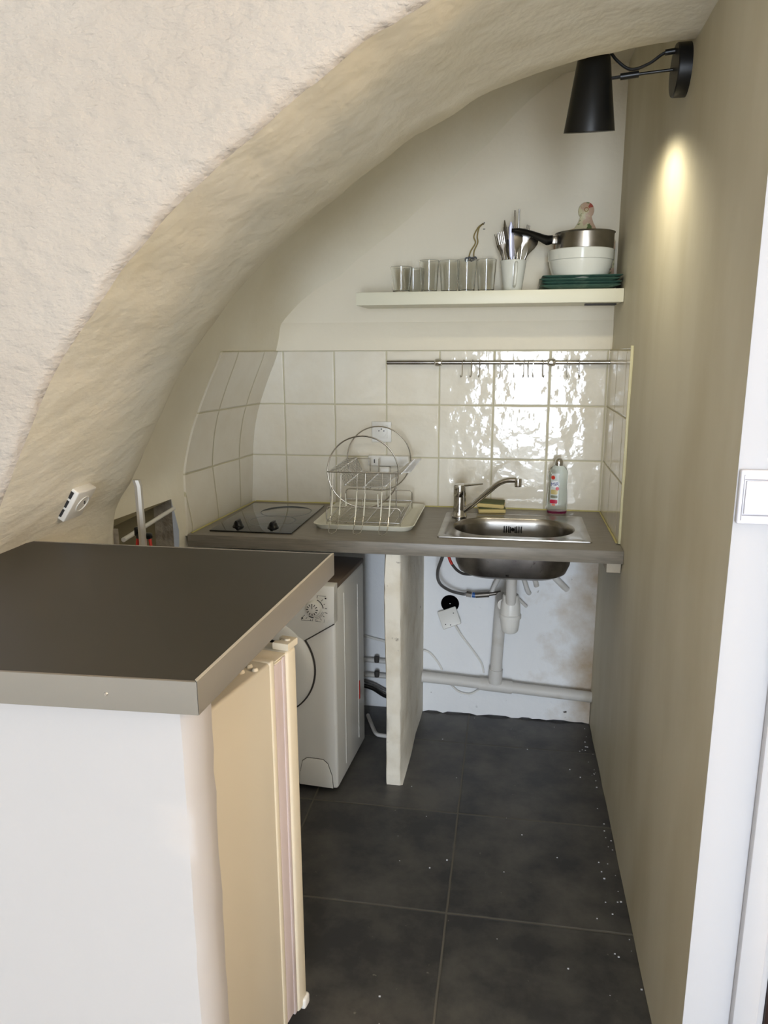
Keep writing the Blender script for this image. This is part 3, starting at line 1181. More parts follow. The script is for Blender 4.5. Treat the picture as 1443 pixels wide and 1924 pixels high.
g0 = tumbler(.0345, .0275, .109).build('glass_tumbler', M_glass)
labels = ['tall clear tumbler, first of four from the left on the shelf', 'tall clear tumbler, second of four from the left on the shelf',
          'tall clear tumbler, third of four, just below the hanging hooks', 'tall clear tumbler on the shelf, nearest the white mug']
for i, (x, y) in enumerate(((.570, -.118), (.638, -.10), (.700, -.118), (.766, -.105))):
    o = g0 if i == 0 else g0.copy()
    if i:
        C.objects.link(o)
    o.location = (x, y, ZS + .0003)
    o['label'] = labels[i]
    o['category'] = 'glass'
    o['group'] = 'tall tumblers on the shelf'
g1 = tumbler(.038, .029, .088).build('small_glass', M_glass)
tag(g1, 'short clear glass at the left end of the shelf items, in front', 'glass', 'short glasses on the shelf', loc=(.475, -.135, ZS + .0003))
g2 = g1.copy()
C.objects.link(g2)
tag(g2, 'short clear glass behind the front one at the left of the shelf', 'glass', 'short glasses on the shelf', loc=(.508, -.062, ZS + .0003))
# mug
t = thing('mug', 'tapered white porcelain mug full of cutlery on the shelf', 'mug', (.857, -.12, ZS + .0003))
mb = MB()
mb.lathe([(0, .0), (.0285, 0), (.0305, .003), (.044, .100), (.0435, .102), (.0415, .101), (.028, .008), (0, .007)], seg=40)
mb.build('body', M_ceram, t)
mb = MB()
pp = spline([(.010, -.040, .091), (.010, -.062, .086), (.009, -.066, .055), (.007, -.058, .025), (.005, -.034, .016)], 8)
mb.tube(pp, .0052, 12)
mb.build('handle', M_ceram, t)

CUP = Vector((.857, -.12, ZS))


def frame(base, tip, roll=0):
    z = (Vector(tip) - Vector(base)).normalized()
    x = Vector((1, 0, 0))
    x = (x - z * x.dot(z)).normalized()
    y = z.cross(x)
    M_ = Matrix((x, y, z)).transposed().to_4x4()
    return Matrix.Translation(base) @ M_ @ Matrix.Rotation(roll, 4, 'Z')


def strip(mb, prof, thick, mtx, curve=None):
    """flat blade: prof list of (halfwidth, z); curve(z)->y offset"""
    rows = []
    for (w, z) in prof:
        yo = curve(z) if curve else 0
        rows.append([tuple(mtx @ Vector(p)) for p in ((-w, yo, z), (-w * .6, yo + thick, z), (w * .6, yo + thick, z), (w, yo, z), (w * .6, yo - thick, z), (-w * .6, yo - thick, z))])
    mb.grid(rows, closed=True)
    mb.bm.verts.ensure_lookup_table()
    n_ = len(mb.bm.verts)
    mb.bm.faces.new([mb.bm.verts[i] for i in range(n_ - 6, n_)])
    mb.bm.faces.new([mb.bm.verts[i] for i in range(n_ - 6 * len(rows), n_ - 6 * len(rows) + 6)][::-1])


def cutlery(kind, base, tip, roll, label, group=None, L=None, material=None):
    base = CUP + Vector(base)
    tip = CUP + Vector(tip)
    L = (tip - base).length
    Mx = frame((0, 0, 0), tip - base, roll)
    mb = MB()
    if kind == 'fork':
        strip(mb, [(.006, 0), (.0055, .02), (.0035, L * .35), (.0032, L * .6), (.005, L * .68), (.0105, L * .76), (.0115, L * .80)], .0009, Mx, lambda z: .004 * math.sin(z / L * 5))
        for k in range(4):
            x = -.0090 + .0060 * k
            strip(mb, [(.0016, L * .79), (.0015, L * .9), (.0009, L)], .0008, Mx @ Matrix.Translation((x, .004 * math.sin(.8 * 5), 0)))
    elif kind == 'spoon':
        strip(mb, [(.006, 0), (.0055, .02), (.0033, L * .35), (.0032, L * .62), (.006, L * .68), (.015, L * .78), (.0185, L * .86), (.016, L * .94), (.008, L * .985), (.001, L)], .0010, Mx, lambda z: .006 * math.sin(z / L * 5))
    elif kind == 'knife':
        strip(mb, [(.006, 0), (.0062, L * .25), (.0055, L * .42), (.004, L * .45), (.0085, L * .5), (.0092, L * .75), (.008, L * .92), (.002, L)], .0011, Mx)
    else:
        strip(mb, [(.0058, 0), (.0045, L * .4), (.0035, L * .7), (.0028, L)], .0012, Mx)
    o = mb.build(kind if kind != 'rod' else 'skewer', M_steel if material in (None, M_chrome) else material)
    tag(o, label, {'rod': 'kitchen utensil'}.get(kind, kind), group, loc=base)
    return o


cut = [
    ('fork', (-.012, -.010, .012), (-.045, -.045, .190), 0, 'steel fork leaning left at the front of the mug', M_chrome),
    ('fork', (-.010, .008, .012), (-.060, -.02, .188), .6, 'steel fork leaning furthest left in the mug', M_chrome),
    ('fork', (-.006, .012, .012), (-.030, .01, .212), .3, 'upright steel fork behind the leftmost forks in the mug', M_chrome),
    ('knife', (.0, -.010, .012), (-.012, -.035, .222), .1, 'table knife with pale blade at the front of the mug', M_knife),
    ('knife', (-.004, .004, .012), (-.034, .012, .235), .9, 'thin steel knife rising behind the forks in the mug', M_chrome),
    ('rod', (.004, .006, .012), (.0, -.005, .262), .2, 'tall thin steel utensil handle standing highest left of two in the mug', M_chrome),
    ('rod', (.010, .010, .012), (.014, .012, .268), 0, 'tallest thin steel skewer standing up in the mug', M_chrome),
    ('spoon', (.010, -.004, .012), (.036, .0, .205), 0, 'steel spoon leaning right in the mug', M_chrome),
    ('spoon', (.002, .004, .012), (.070, .006, .185), .5, 'large spoon leaning furthest right in the mug', M_chrome),
    ('fork', (.008, .012, .012), (.044, .02, .218), 1.0, 'steel fork standing behind the spoons in the mug', M_chrome),
    ('spoon', (-.002, -.004, .012), (.012, -.02, .190), .3, 'steel spoon in the middle of the mug', M_chrome),
]
for k, b_, t_, r_, lab, mt_ in cut:
    cutlery(k, b_, t_, r_, lab, 'cutlery in the mug', material=mt_)

# square green plates
PZ = ZS + .0003
pz = PZ
plates = [(.0, 0), (.003, .004), (-.002, -.003), (.004, .002)]


def plate_mb(h):
    mb = MB()
    n = 5
    P_ = [rrect(a, a, r, n) for a, r in ((.085, .02), (.090, .02), (.126, .012), (.128, .012), (.126, .012), (.088, .02), (.084, .02))]
    Z_ = [0, 0, h - .003, h - .001, h, .0045, .004]
    rows = [[(x, y * .80, z) for x, y in R] for R, z in zip(P_, Z_)]
    mb.grid(rows, closed=True)
    mb.bm.verts.ensure_lookup_table()
    k = len(rows[0])
    mb.bm.faces.new([mb.bm.verts[i] for i in range(k)][::-1])
    mb.bm.faces.new([mb.bm.verts[i] for i in range(len(mb.bm.verts) - k, len(mb.bm.verts))])
    return mb


p0 = plate_mb(.0145).build('square_plate', M_green, angle=40)
plab = ['square green plate, bottom of the stack on the shelf', 'square green plate, second from the bottom of the stack', 'square green plate, second from the top of the stack', 'square green plate on top of the stack, under the white bowl']
for i, (dx, dy) in enumerate(plates):
    o = p0 if i == 0 else p0.copy()
    if i:
        C.objects.link(o)
    o.location = (1.0745 + dx, -.120 + dy, pz + i * .0098)
    o.rotation_euler = (0, 0, (0, .012, -.02, .015)[i])
    o['label'] = plab[i]
    o['category'] = 'plate'
    o['group'] = 'green plates stacked on the shelf'
PT = pz + 3 * .0098 + .0045
# bowl
mb = MB()
mb.lathe([(0, .001), (.055, 0), (.082, .001), (.088, .006), (.100, .040), (.1035, .060), (.1065, .062), (.1075, .093), (.105, .095), (.1035, .092), (.098, .05), (.082, .012), (0, .008)], seg=56)
tag(mb.build('serving_bowl', M_ceram, angle=30), 'large white porcelain bowl with banded rim on the green plates', 'bowl', loc=(1.078, -.126, PT))
# saucepan nested in the bowl
SP = PT + .0125
t = thing('saucepan', 'steel saucepan with black handle sitting in the white bowl', 'saucepan', (1.088, -.126, SP))
mb = MB()
mb.lathe([(0, 0), (.075, 0), (.081, .004), (.088, .02), (.0935, .075), (.0945, .132), (.098, .136), (.0975, .137), (.092, .134), (.0915, .075), (.080, .007), (0, .005)], seg=56)
mb.build('pan', M_steel, t, angle=40)
mb = MB()
rows = []
pp = spline([(-.105, -.012, .118), (-.125, -.018, .116), (-.150, -.028, .125), (-.185, -.042, .137), (-.215, -.054, .142), (-.240, -.064, .143)], 6)
hw = [(.010, .014), (.011, .016), (.009, .013), (.009, .0095), (.011, .0095), (.008, .006)]
npp = len(pp)
for i, p in enumerate(pp):
    s = i / (npp - 1) * 5
    a = min(int(s), 4)
    f_ = s - a
    w = hw[a][0] * (1 - f_) + hw[a + 1][0] * f_
    h = hw[a][1] * (1 - f_) + hw[a + 1][1] * f_
    rows.append([(p.x, p.y + w * math.cos(2 * PI * k / 12), p.z + h * math.sin(2 * PI * k / 12)) for k in range(12)])
mb.grid(rows, closed=True)
mb.bm.verts.ensure_lookup_table()
nv = len(mb.bm.verts)
mb.bm.faces.new([mb.bm.verts[i] for i in range(12)])
mb.bm.faces.new([mb.bm.verts[i] for i in range(nv - 12, nv)])
mb.build('handle', M_blackp, t)
mb = MB()
mb.box(-.108, -.090, -.020, -.002, .103, .128, .003)
mb.build('handle_bracket', M_steel, t)
# brown woven trivet edge behind the bowl
# floral board
t = thing('chopping_board', 'floral printed board with round head leaning behind the saucepan', 'board', (1.098, -.0085, ZS + .0003))
out = []
hd = (0.0, .272)
out += [(-.100, 0), (-.104, .02), (-.104, .17), (-.095, .196), (-.07, .207), (-.038, .216), (-.026, .232)]
for i in range(0, 15):
    a = math.radians(225 - 270 * i / 14)
    out.append((hd[0] + .0265 * math.cos(a), hd[1] + .028 * math.sin(a)))
out += [(.026, .232), (.036, .214), (.06, .204), (.09, .196), (.1035, .17), (.104, .02), (.100, 0)]
mb = MB()
mb.prism(out, -.004, .004, 'y', bev=.0012)
bo = mb.build('panel', M_floral, t, angle=40)
mb = MB()
mb.lathe([(.0052, .0046), (.0075, .0046), (.0075, -.0046), (.0052, -.0046)], seg=20, mtx=Matrix.Translation((0, 0, hd[1] + .004)) @ Matrix.Rotation(PI / 2, 4, 'X'))
mb.build('hanging_eye', M_brown, t)
t.rotation_euler = (.0, 0, 0)

# string with hooks on a nail
t = thing('hook_string', 'looped hemp string with small black hooks hung on a nail', 'string', (.748, 0, 1.882))
mb = MB()
mb.tube([(0, .002, 0), (0.004, -.018, .004)], .0018, 8)
mb.lathe([(0, -.020), (.004, -.019), (.004, -.017)], seg=10, mtx=Matrix.Rotation(PI / 2, 4, 'X') if False else Matrix.Translation((.003, 0, .003)))
mb.build('nail', M_brass, t)
for s in (-1, 1):
    mb = MB()
    mb.tube(spline([(0, -.012, .002), (-.016 + .002 * s, -.012, -.012), (-.026 + .006 * s, -.012, -.040), (-.022 + .004 * s, -.012, -.062), (-.036 + .006 * s, -.012, -.090), (-.040 + .010 * s, -.012, -.116)], 6), .0024, 6)
    mb.build('string', M_string, t)
for k in range(4):
    mb = MB()
    x = -.056 + .010 * k
    n = 10
    mb.tube([(x + .005 * math.cos(2 * PI * i / n), -.012 - .004 * (k % 2), -.118 + .006 * math.sin(2 * PI * i / n) + .002 * (k % 2)) for i in range(n)], .0028, 6, closed=True)
    mb.build('hook', M_blackp, t)

# ------------------------------------------------------------------ utensil rail
t = thing('utensil_rail', 'long steel utensil rail fixed across the tiles', 'rail', (.40, 0, 1.405))
mb = MB()
mb.tube([(.006, -.030, 0), (.805, -.030, .0)], .0075, 16)
mb.build('bar', M_steel, t)
mb = MB()
mb.tube([(.615, -.0305, .0), (.6155, -.0305, 0)], .0085, 16)
mb.build('joint', M_blackp, t)
for x in (.197, .603):
    mb = MB()
    mb.lathe([(.0095, -.014), (.0135, -.010), (.0145, 0), (.0135, .010), (.0095, .014)], seg=20, mtx=Matrix.Translation((x, -.030, 0)) @ Matrix.Rotation(PI / 2, 4, 'Y'))
    mb.tube([(x, -.034, 0), (x, -.0075, 0)], .006, 12)
    mb.build('bracket', M_chrome, t)
proto = None
hx = [871, 888, 902, 939, 964, 983, 990, 999, 1016, 1061, 1083]
hooks_x = [.690, .722, .751, .823, .871, .908, .921, .939, .971, 1.056, 1.098]
hlab = ['first', 'second', 'third', 'fourth', 'fifth', 'sixth', 'seventh', 'eighth', 'ninth', 'tenth', 'last']
for i, x in enumerate(hooks_x):
    if proto is None:
        mb = MB()
        pp = [(0, .0098 * math.cos(a), .0098 * math.sin(a)) for a in [math.radians(-30 + 15 * k) for k in range(15)]]
        pp = [(p[0], -p[1] * -1, p[2]) for p in pp]
        pts_ = [(0, .0095 * math.cos(math.radians(q)), .0095 * math.sin(math.radians(q))) for q in range(0, 181, 20)]
        pts_ += [(0, -.0095, -.012), (0, -.0090, -.032), (0, -.0095, -.044), (0, -.013, -.051), (0, -.019, -.052), (0, -.023, -.045)]
        mb.tube(pts_, .0015, 6)
        proto = mb.build('hook', M_chrome)
        o = proto
    else:
        o = proto.copy()
        C.objects.link(o)
    o.location = (x, -.030, 1.405)
    o.rotation_euler = (0, 0, (-.5, -.4, -.3, -.1, .05, -.2, .1, 0, .3, .1, .2)[i])
    o['label'] = 'small chrome hook on the rail, %s from the left' % hlab[i] if i < 10 else 'small chrome hook on the rail, nearest the right wall'
    o['category'] = 'hook'
    o['group'] = 'hooks on the utensil rail'

# ------------------------------------------------------------------ sockets
t = thing('wall_socket', 'square white French power socket on the tiles above the dish rack', 'socket', (.382, -.007, 1.146))
mb = MB()
mb.box(-.038, .038, -.008, -.0005, -.039, .039, .003, 3)
mb.build('plate', M_wplastic, t)
mb = MB()
mb.box(-.024, .024, -.0105, -.008, -.024, .024, .001)
mb.build('insert', M_wplastic, t)
mb = MB()
Ms = Matrix.Translation((0, -.0105, 0)) @ Matrix.Rotation(PI / 2, 4, 'X')
mb.lathe([(.0205, .0), (.0200, .0012), (.0185, .0012), (.0180, 0), (.0178, -.001), (0, -.001)], seg=36, mtx=Ms)
mb.build('well', M_wplastic, t)
mb = MB()
mb.lathe([(0, .0012), (.0022, .0012), (.0022, 0)], seg=12, mtx=Ms @ Matrix.Translation((-.0095, .004, 0)))
mb.lathe([(0, .0012), (.0022, .0012), (.0022, 0)], seg=12, mtx=Ms @ Matrix.Translation((.0095, .004, 0)))
mb.lathe([(0, .0012), (.0024, .0012), (.0024, 0)], seg=12, mtx=Ms @ Matrix.Translation((0, .011, 0)))
mb.build('pin_holes', M_ink, t)

t = thing('power_adaptor', 'wide white multi-plug adaptor low on the tiles behind the dish rack', 'adaptor', (.405, -.007, 1.035))
mb = MB()
mb.box(-.072, .085, -.026, -.0005, -.018, .022, .004, 3)
mb.build('body', M_wplastic, t)
mb = MB()
mb.box(-.035, .012, -.030, -.0005, -.060, -.020, .006, 3)
mb.build('plug', M_wplastic, t)
mb = MB()
mb.box(-.050, -.046, -.0275, -.025, -.006, .008)
mb.build('switch_mark', M_seam, t)

# socket set in the arch soffit
t = thing('surface_socket', 'white socket standing proud of the arch plaster at the left', 'socket', (-.118, -1.268, 1.124), 0)
t.rotation_euler = (0, math.radians(34), math.radians(0))
mb = MB()
mb.box(-.001, .022, -.044, .030, -.042, .040, .003, 3)
mb.build('box', M_wplastic, t)
mb = MB()
Mx = Matrix.Translation((.022, 0, 0)) @ Matrix.Rotation(PI / 2, 4, 'Y')
mb.lathe([(.022, .0), (.0215, .0015), (.0195, .0015), (.019, -.001), (0, -.001)], seg=32, mtx=Mx)
mb.build('well', M_wplastic, t)
mb = MB()
mb.lathe([(0, .0012), (.0024, .0012), (.0024, 0)], seg=12, mtx=Mx @ Matrix.Translation((0, .009, 0)))
mb.lathe([(0, .0012), (.0024, .0012), (.0024, 0)], seg=12, mtx=Mx @ Matrix.Translation((-.006, .004, 0)))
mb.build('pin_holes', M_ink, t)
mb = MB()
for (a, b) in ((-.034, -.014), (-.008, .010), (.016, .034)):
    mb.box(.001, .012, -.0455, -.0435, a, b)
mb.build('knockouts', M_ink, t)

# light switch
t = thing('light_switch', 'white double rocker switch on the bright wall at the right', 'light switch', (1.252, -1.581, 1.2295))
mb = MB()
mb.box(-.0385, .037, -.012, -.0005, -.0425, .0425, .003, 3)
mb.build('plate', M_switch, t)
for (a, b) in ((-.0305, .0085), (.0095, .030)):
    mb = MB()
    mb.box(a, b, -.0165, -.012, -.0255, .0265, .0012)
    mb.build('rocker', M_switch, t)
mb = MB()
for z in (-.0285, .0275):
    mb.box(-.032, .032, -.0127, -.0118, z, z + .0012)
mb.box(-.0335, -.0325, -.0127, -.0118, -.036, .036)
mb.build('seams', mat('switch_seam', rgb(150, 146, 152), .5), t)

# ------------------------------------------------------------------ wall lamp
t = thing('wall_lamp', 'black conical wall lamp on an arm high on the right wall', 'lamp', (1.212, -.960, 2.035))
Mp = Matrix.Rotation(-PI / 2, 4, 'Y')
mb = MB()
mb.lathe([(0, .0), (.052, .0), (.052, .026), (.050, .0285), (0, .029)], seg=48, mtx=Mp)
mb.build('wall_plate', M_black, t)
mb = MB()
mb.tube([(-.024, .012, .006), (-.085, .018, .004), (-.105, .02, .003)], .0032, 12)
mb.build('arm', M_black, t)
mb = MB()
mb.tube([(-.098, .0195, .0035), (-.136, .022, .001)], .0068, 16)
mb.tube([(-.136, .022, .001), (-.155, .024, .0)], .0035, 10)
mb.build('joint', M_black, t)
sc = (-.194, .030)
# the shade hangs tipped a little towards the back wall
MS = Matrix.Translation((sc[0], sc[1], .010)) @ Matrix.Rotation(math.radians(13), 4, 'X')
mb = MB()
prof = [(.0, .040), (.030, .040), (.0345, .036), (.0565, -.112), (.0575, -.112), (.0560, -.111), (.033, .034), (.0, .036)]
mb.lathe(prof, seg=56, mtx=MS)
mb.build('shade', M_black, t, angle=40)
mb = MB()
mb.tube(spline([(-.026, .004, .040), (-.05, .006, .037), (-.08, .012, .020), (-.115, .02, .014), (-.145, .024, .035), (-.17, .024, .062), (sc[0] + .005, sc[1] - .008, .050)], 8), .0033, 10)
mb.tube([(-.020, .004, .040), (-.048, .006, .038)], .006, 12)
mb.build('cable', M_black, t)
mb = MB()
mb.lathe([(0, -.080), (.012, -.078), (.022, -.066), (.024, -.053), (.016, -.023), (.012, .012), (0, .014)], seg=24, mtx=MS)
mb.build('bulb', mat('lit_bulb', (1, .93, .72, 1), .4, emit=((1.0, .90, .62, 1), 6.0)), t)
sl = bpy.data.lights.new('lamp_light', 'SPOT')
sl.energy = 6.2
sl.color = (1.0, .92, .70)
sl.spot_size = math.radians(160)
sl.spot_blend = 0.6
sl.shadow_soft_size = 0.02
so = bpy.data.objects.new('lamp_light', sl)
C.objects.link(so)
so.parent = t
so.matrix_local = MS @ Matrix.Translation((0, 0, -.106)) @ Matrix.Rotation(math.radians(-12), 4, 'Y')

# ------------------------------------------------------------------ dish rack
t = thing('draining_tray', 'cream plastic draining tray under the wire dish rack', 'tray', (.385, -.240, .8605))
mb = MB()
n = 6
R_ = [rrect(.150, .170, .03, n), rrect(.162, .184, .035, n), rrect(.172, .192, .035, n), rrect(.174, .194, .035, n), rrect(.171, .191, .034, n), rrect(.158, .180, .033, n), rrect(.146, .166, .03, n)]
Z_ = [0, 0, .014, .017, .0185, .006, .004]
rows = [[(x, y, z) for x, y in R] for R, z in zip(R_, Z_)]
mb.grid(rows, closed=True)
mb.bm.verts.ensure_lookup_table()
k = len(rows[0])
mb.bm.faces.new([mb.bm.verts[i] for i in range(k)][::-1])
mb.bm.faces.new([mb.bm.verts[i] for i in range(len(mb.bm.verts) - k, len(mb.bm.verts))])
mb.build('tray', M_cream, t, angle=40)
for i in range(9):
    mb = MB()
    x = -.12 + .03 * i
    mb.box(x - .002, x + .002, -.150, .150, .0035, .0065, .0008)
    mb.build('ridge', M_cream, t)

RX0, RX1, RY0, RY1 = .257, .510, -.400, -.090
cx, cy, cz = .385, -.240, .8660
t = thing('dish_rack', 'chromed two-tier wire dish rack with big round end hoops', 'dish rack', (cx, cy, cz))


def L3(x, y, z):
    return (x - cx, y - cy, z - cz)


def wire(name, pts, r=.0017, closed=False, parent=None, seg=8, material=None):
    mb = MB()
    mb.tube([L3(*p) for p in pts], r, seg, closed)
    return mb.build(name, material or M_wire, parent or t)


for y in (RY0, RY1):
    wire('hoop', [(.384 + .1205 * math.cos(2 * PI * i / 48), y, 1.054 + .1205 * math.sin(2 * PI * i / 48)) for i in range(48)], .0026, True)


def rounded_frame(x0, x1, z0, z1, y, r=.012, open_bottom=True):
    pts = [(x0, y, z0), (x0, y, z1 - r)]
    for i in range(1, 6):
        a = PI - (PI / 2) * i / 5
        pts.append((x0 + r + r * math.cos(a), y, z1 - r + r * math.sin(a)))
    for i in range(1, 6):
        a = PI / 2 - (PI / 2) * i / 5
        pts.append((x1 - r + r * math.cos(a), y, z1 - r + r * math.sin(a)))
    pts += [(x1, y, z0)]
    return pts


ff = wire('front_frame', rounded_frame(RX0, RX1, .868, .933, RY0), .0024)
bf = wire('back_frame', rounded_frame(RX0, RX1, .868, .937, RY1), .0024)
# lower basket
wire('basket_rim', [(RX0, RY0, .882), (RX1, RY0, .882), (RX1, RY1, .897), (RX0, RY1, .897)], .0022, True)
wire('basket_rim', [(.285, RY0 + .006, .873), (.485, RY0 + .006, .873), (.485, RY1 - .006, .873), (.285, RY1 - .006, .873)], .0018, True)
for i in range(22):
    y = RY0 + .012 + (RY1 - RY0 - .024) * i / 21
    wire('basket_wire', [(RX0, y, .886 + .010 * i / 21), (.274, y, .8745), (.30, y, .8738), (.47, y, .8738), (.494, y, .8745), (RX1, y, .886 + .010 * i / 21)], .0012, seg=6)
for x in (.32, .385, .45):
    wire('basket_rail', [(x, RY0, .880), (x, RY0 + .01, .8722), (x, RY1 - .01, .8722), (x, RY1, .897)], .0016)
# posts between tiers
for (x, y) in ((.300, RY1), (.384, RY1 + .003), (.392, RY0)):
    if y == RY0:
        continue
    wire('post', [(x, y, .935), (x, y, 1.054)], .0022)
wire('post', [(.272, RY0, .882), (.272, RY0, 1.054)], .0020)
wire('post', [(.497, RY0, .930), (.497, RY0, 1.054)], .0020)
# upper tier: trough of cross wires
prof = [(.262, 1.051), (.300, 1.058), (.309, 1.038), (.322, 1.010), (.345, 1.004), (.435, 1.003), (.462, 1.010), (.490, 1.036), (.515, 1.054), (.545, 1.057)]
for i in range(20):
    y = RY0 + .006 + (RY1 - RY0 - .012) * i / 19
    pr_ = [(x, y, z) for x, z in prof]
    if i % 2 == 0:
        pr_ = pr_[1:]
    wire('plate_wire', pr_, .0013, seg=6)
for (x, z) in ((.264, 1.053), (.300, 1.0555), (.322, 1.008), (.385, 1.001), (.462, 1.008), (.515, 1.0515)):
    wire('tier_rail', [(x, RY0 - .002, z), (x, RY1 + .002, z)], .0020)
for y in (RY0 - .002,):
    wire('tier_end', [(.262, y, 1.053), (.515, y, 1.053)], .0023)
wire('tier_end', [(.262, RY1 + .002, 1.053), (.35, RY1 + .002, 1.053), (.352, RY1 + .002, .937)], .0022)
# cutlery loops hanging at the front, with white sleeves
lo = [(.283, .311), (.366, .394), (.451, .479)]
for (a, b) in lo:
    n = 8
    c_ = (a + b) / 2
    r = (b - a) / 2
    pts = [(a, RY0 - .006, 1.050), (a + .001, -.420, .95), (a, -.470, .882)]
    for i in range(1, n):
        an = PI + PI * i / n
        pts.append((c_ + r * math.cos(an), -.478 - .028 * math.sin(PI * i / n), .872 - .006 * math.sin(PI * i / n)))
    pts += [(b, -.470, .882), (b - .001, -.420, .95), (b, RY0 - .006, 1.050)]
    w_ = wire('cutlery_loop', pts, .0013)
    for x in (a, b):
        mb = MB()
        mb.tube([L3(x + .0008, -.4175 - (.0 if x == a else 0), .992 if x == a else .985), L3(x + .0008, -.446, .915)], [.0016, .0026], 8)
        mb.build('sleeve', M_cream, w_)
for x in (.326, .436):
    w_ = wire('cutlery_prong', [(x, RY0, .933), (x, -.412, .985)], .0013)
    mb = MB()
    mb.tube([L3(x, -.4115, .983), L3(x, -.404, .938)], [.0016, .0026], 8)
    mb.build('sleeve', M_cream, w_)
for x in (.31, .36, .42):
    wire('cup_hook', [(x, RY1 + .002, 1.003), (x, RY1 + .004, .955), (x + .004, RY1 + .004, .945), (x + .010, RY1 + .004, .944), (x + .014, RY1 + .004, .955)], .0013)

# ------------------------------------------------------------------ soap bottle
t = thing('soap_bottle', 'nearly empty clear dish soap bottle with silver cap by the tiles', 'bottle', (1.043, -.064, .8608))
mb = MB()
bprof = [(.030, .0), (.0345, .003), (.0365, .02), (.0365, .05), (.0345, .08), (.0320, .105), (.0335, .125), (.0350, .140), (.0335, .155), (.0265, .170), (.0155, .178), (.0135, .180)]
mb.lathe([(0, 0)] + bprof + [(0, .180)], seg=40, sy=.62)
mb.build('body', M_bottle, t)
mb = MB()
mb.lathe([(0, .002), (.031, .002), (.034, .004), (.0350, .011), (0, .0112)], seg=36, sy=.60)
mb.build('liquid', M_liquid, t)
mb = MB()
mb.lathe([(.0130, .178), (.0155, .179), (.0160, .190), (.0150, .197), (.0105, .204), (.004, .207), (0, .207)], seg=28)
mb.build('cap', M_chrome, t)


def on_bottle(x, z, off=.0006):
    # front surface of the elliptical bottle
    for (a, b) in zip(bprof, bprof[1:]):
        if a[1] <= z <= b[1]:
            f_ = (z - a[1]) / (b[1] - a[1]) if b[1] > a[1] else 0
            r = a[0] * (1 - f_) + b[0] * f_
            break
    else:
        r = .03
    x = max(-r * .98, min(r * .98, x))
    return (x, -(.62 * math.sqrt(max(0, r * r - x * x)) + off), z)


def decal(name, cx_, cz_, w, h, material, off, ell=True, parent=t):
    mb = MB()
    n1, n2 = 5, 20
    rows = []
    for j in range(n1 + 1):
        s = j / n1
        row = []
        for i in range(n2):
            a = 2 * PI * i / n2
            if ell:
                dx, dz = math.cos(a) * w / 2, math.sin(a) * h / 2
            else:
                c_, s_ = math.cos(a), math.sin(a)
                q = max(abs(c_), abs(s_))
                dx, dz = c_ / q * w / 2, s_ / q * h / 2
            row.append(on_bottle(cx_ + dx * max(s, .01), cz_ + dz * max(s, .01), off))
        rows.append(row)
    mb.grid(rows, closed=True)
    return mb.build(name, material, parent)


lx = -.012
lab_ = decal('label', lx, .092, .029, .118, mat('label_film', rgb(206, 210, 204), .3), .0006, False)
decal('grapefruit_print', lx - .007, .136, .014, .015, mat('print_orange', rgb(214, 96, 60), .35), .0010, parent=lab_)
decal('grapefruit_print', lx - .007, .136, .010, .011, mat('print_red', rgb(196, 54, 44), .35), .0014, parent=lab_)
decal('logo_field', lx + .001, .112, .030, .026, mat('print_white', rgb(240, 240, 240), .35), .0012, parent=lab_)
decal('fruit_print', lx + .009, .096, .012, .013, mat('print_red.001', rgb(206, 60, 50), .35), .0016, parent=lab_)
decal('gold_panel', lx - .001, .083, .024, .018, mat('print_gold', rgb(200, 180, 120), .35), .0011, False, parent=lab_)
decal('grey_panel', lx - .001, .066, .024, .010, mat('print_olive', rgb(128, 128, 104), .35), .0011, False, parent=lab_)
decal('red_panel', lx - .002, .048, .026, .014, mat('print_crimson', rgb(186, 36, 66), .35), .0012, False, parent=lab_)
decal('leaf_print', lx - .002, .036, .014, .008, mat('print_salmon', rgb(222, 140, 110), .35), .0012, parent=lab_)
me = text_mesh('MiR', .0185, .0003)
bmx = bmesh.new()
bmx.from_mesh(me)
for v in bmx.verts:
    x, z = v.co.x * .95, v.co.y + v.co.x * .12
    q = on_bottle(lx + x, .1115 + z, .0016 + v.co.z)
    v.co = Vector(q)
bmx.to_mesh(me)
bmx.free()
me.materials.clear()
me.materials.append(mat('print_navy', rgb(24, 36, 120), .35))
o = bpy.data.objects.new('brand_lettering', me)
C.objects.link(o)
o.parent = lab_

# sponges
for i, (x, y, z, rz, lab) in enumerate(((.806, -.076, .8645, .10, 'yellow sponge with dark scourer, lower of two beside the tap'), (.803, -.073, .8855, -.05, 'yellow sponge with dark scourer, lying on top of the other'))):
    t = thing('sponge', lab, 'sponge', (x, y, z), rz, 'sponges behind the sink')
    if i:
        t.rotation_euler = (0.05, .04, rz)
    mb = MB()
    mb.box(-.050, .050, -.030, .030, -.0035, .0125, .005, 3)
    mb.build('foam', M_foam, t)
    mb = MB()
    mb.box(-.0495, .0495, -.0295, .0295, .0127, .0165, .0015, 2)
    mb.build('scourer', M_scour, t)

# ------------------------------------------------------------------ plumbing under the sink
t = thing('waste_pipe', 'white sink trap and waste pipes against the wall under the sink', 'pipe', (.87, -.1, 0))


def pipe(name, pts, r, material=M_pipe, seg=20, parent=None):
    mb = MB()
    mb.tube([(x - .87, y + .1, z) for x, y, z in pts], r, seg)
    return mb.build(name, material, parent or t)


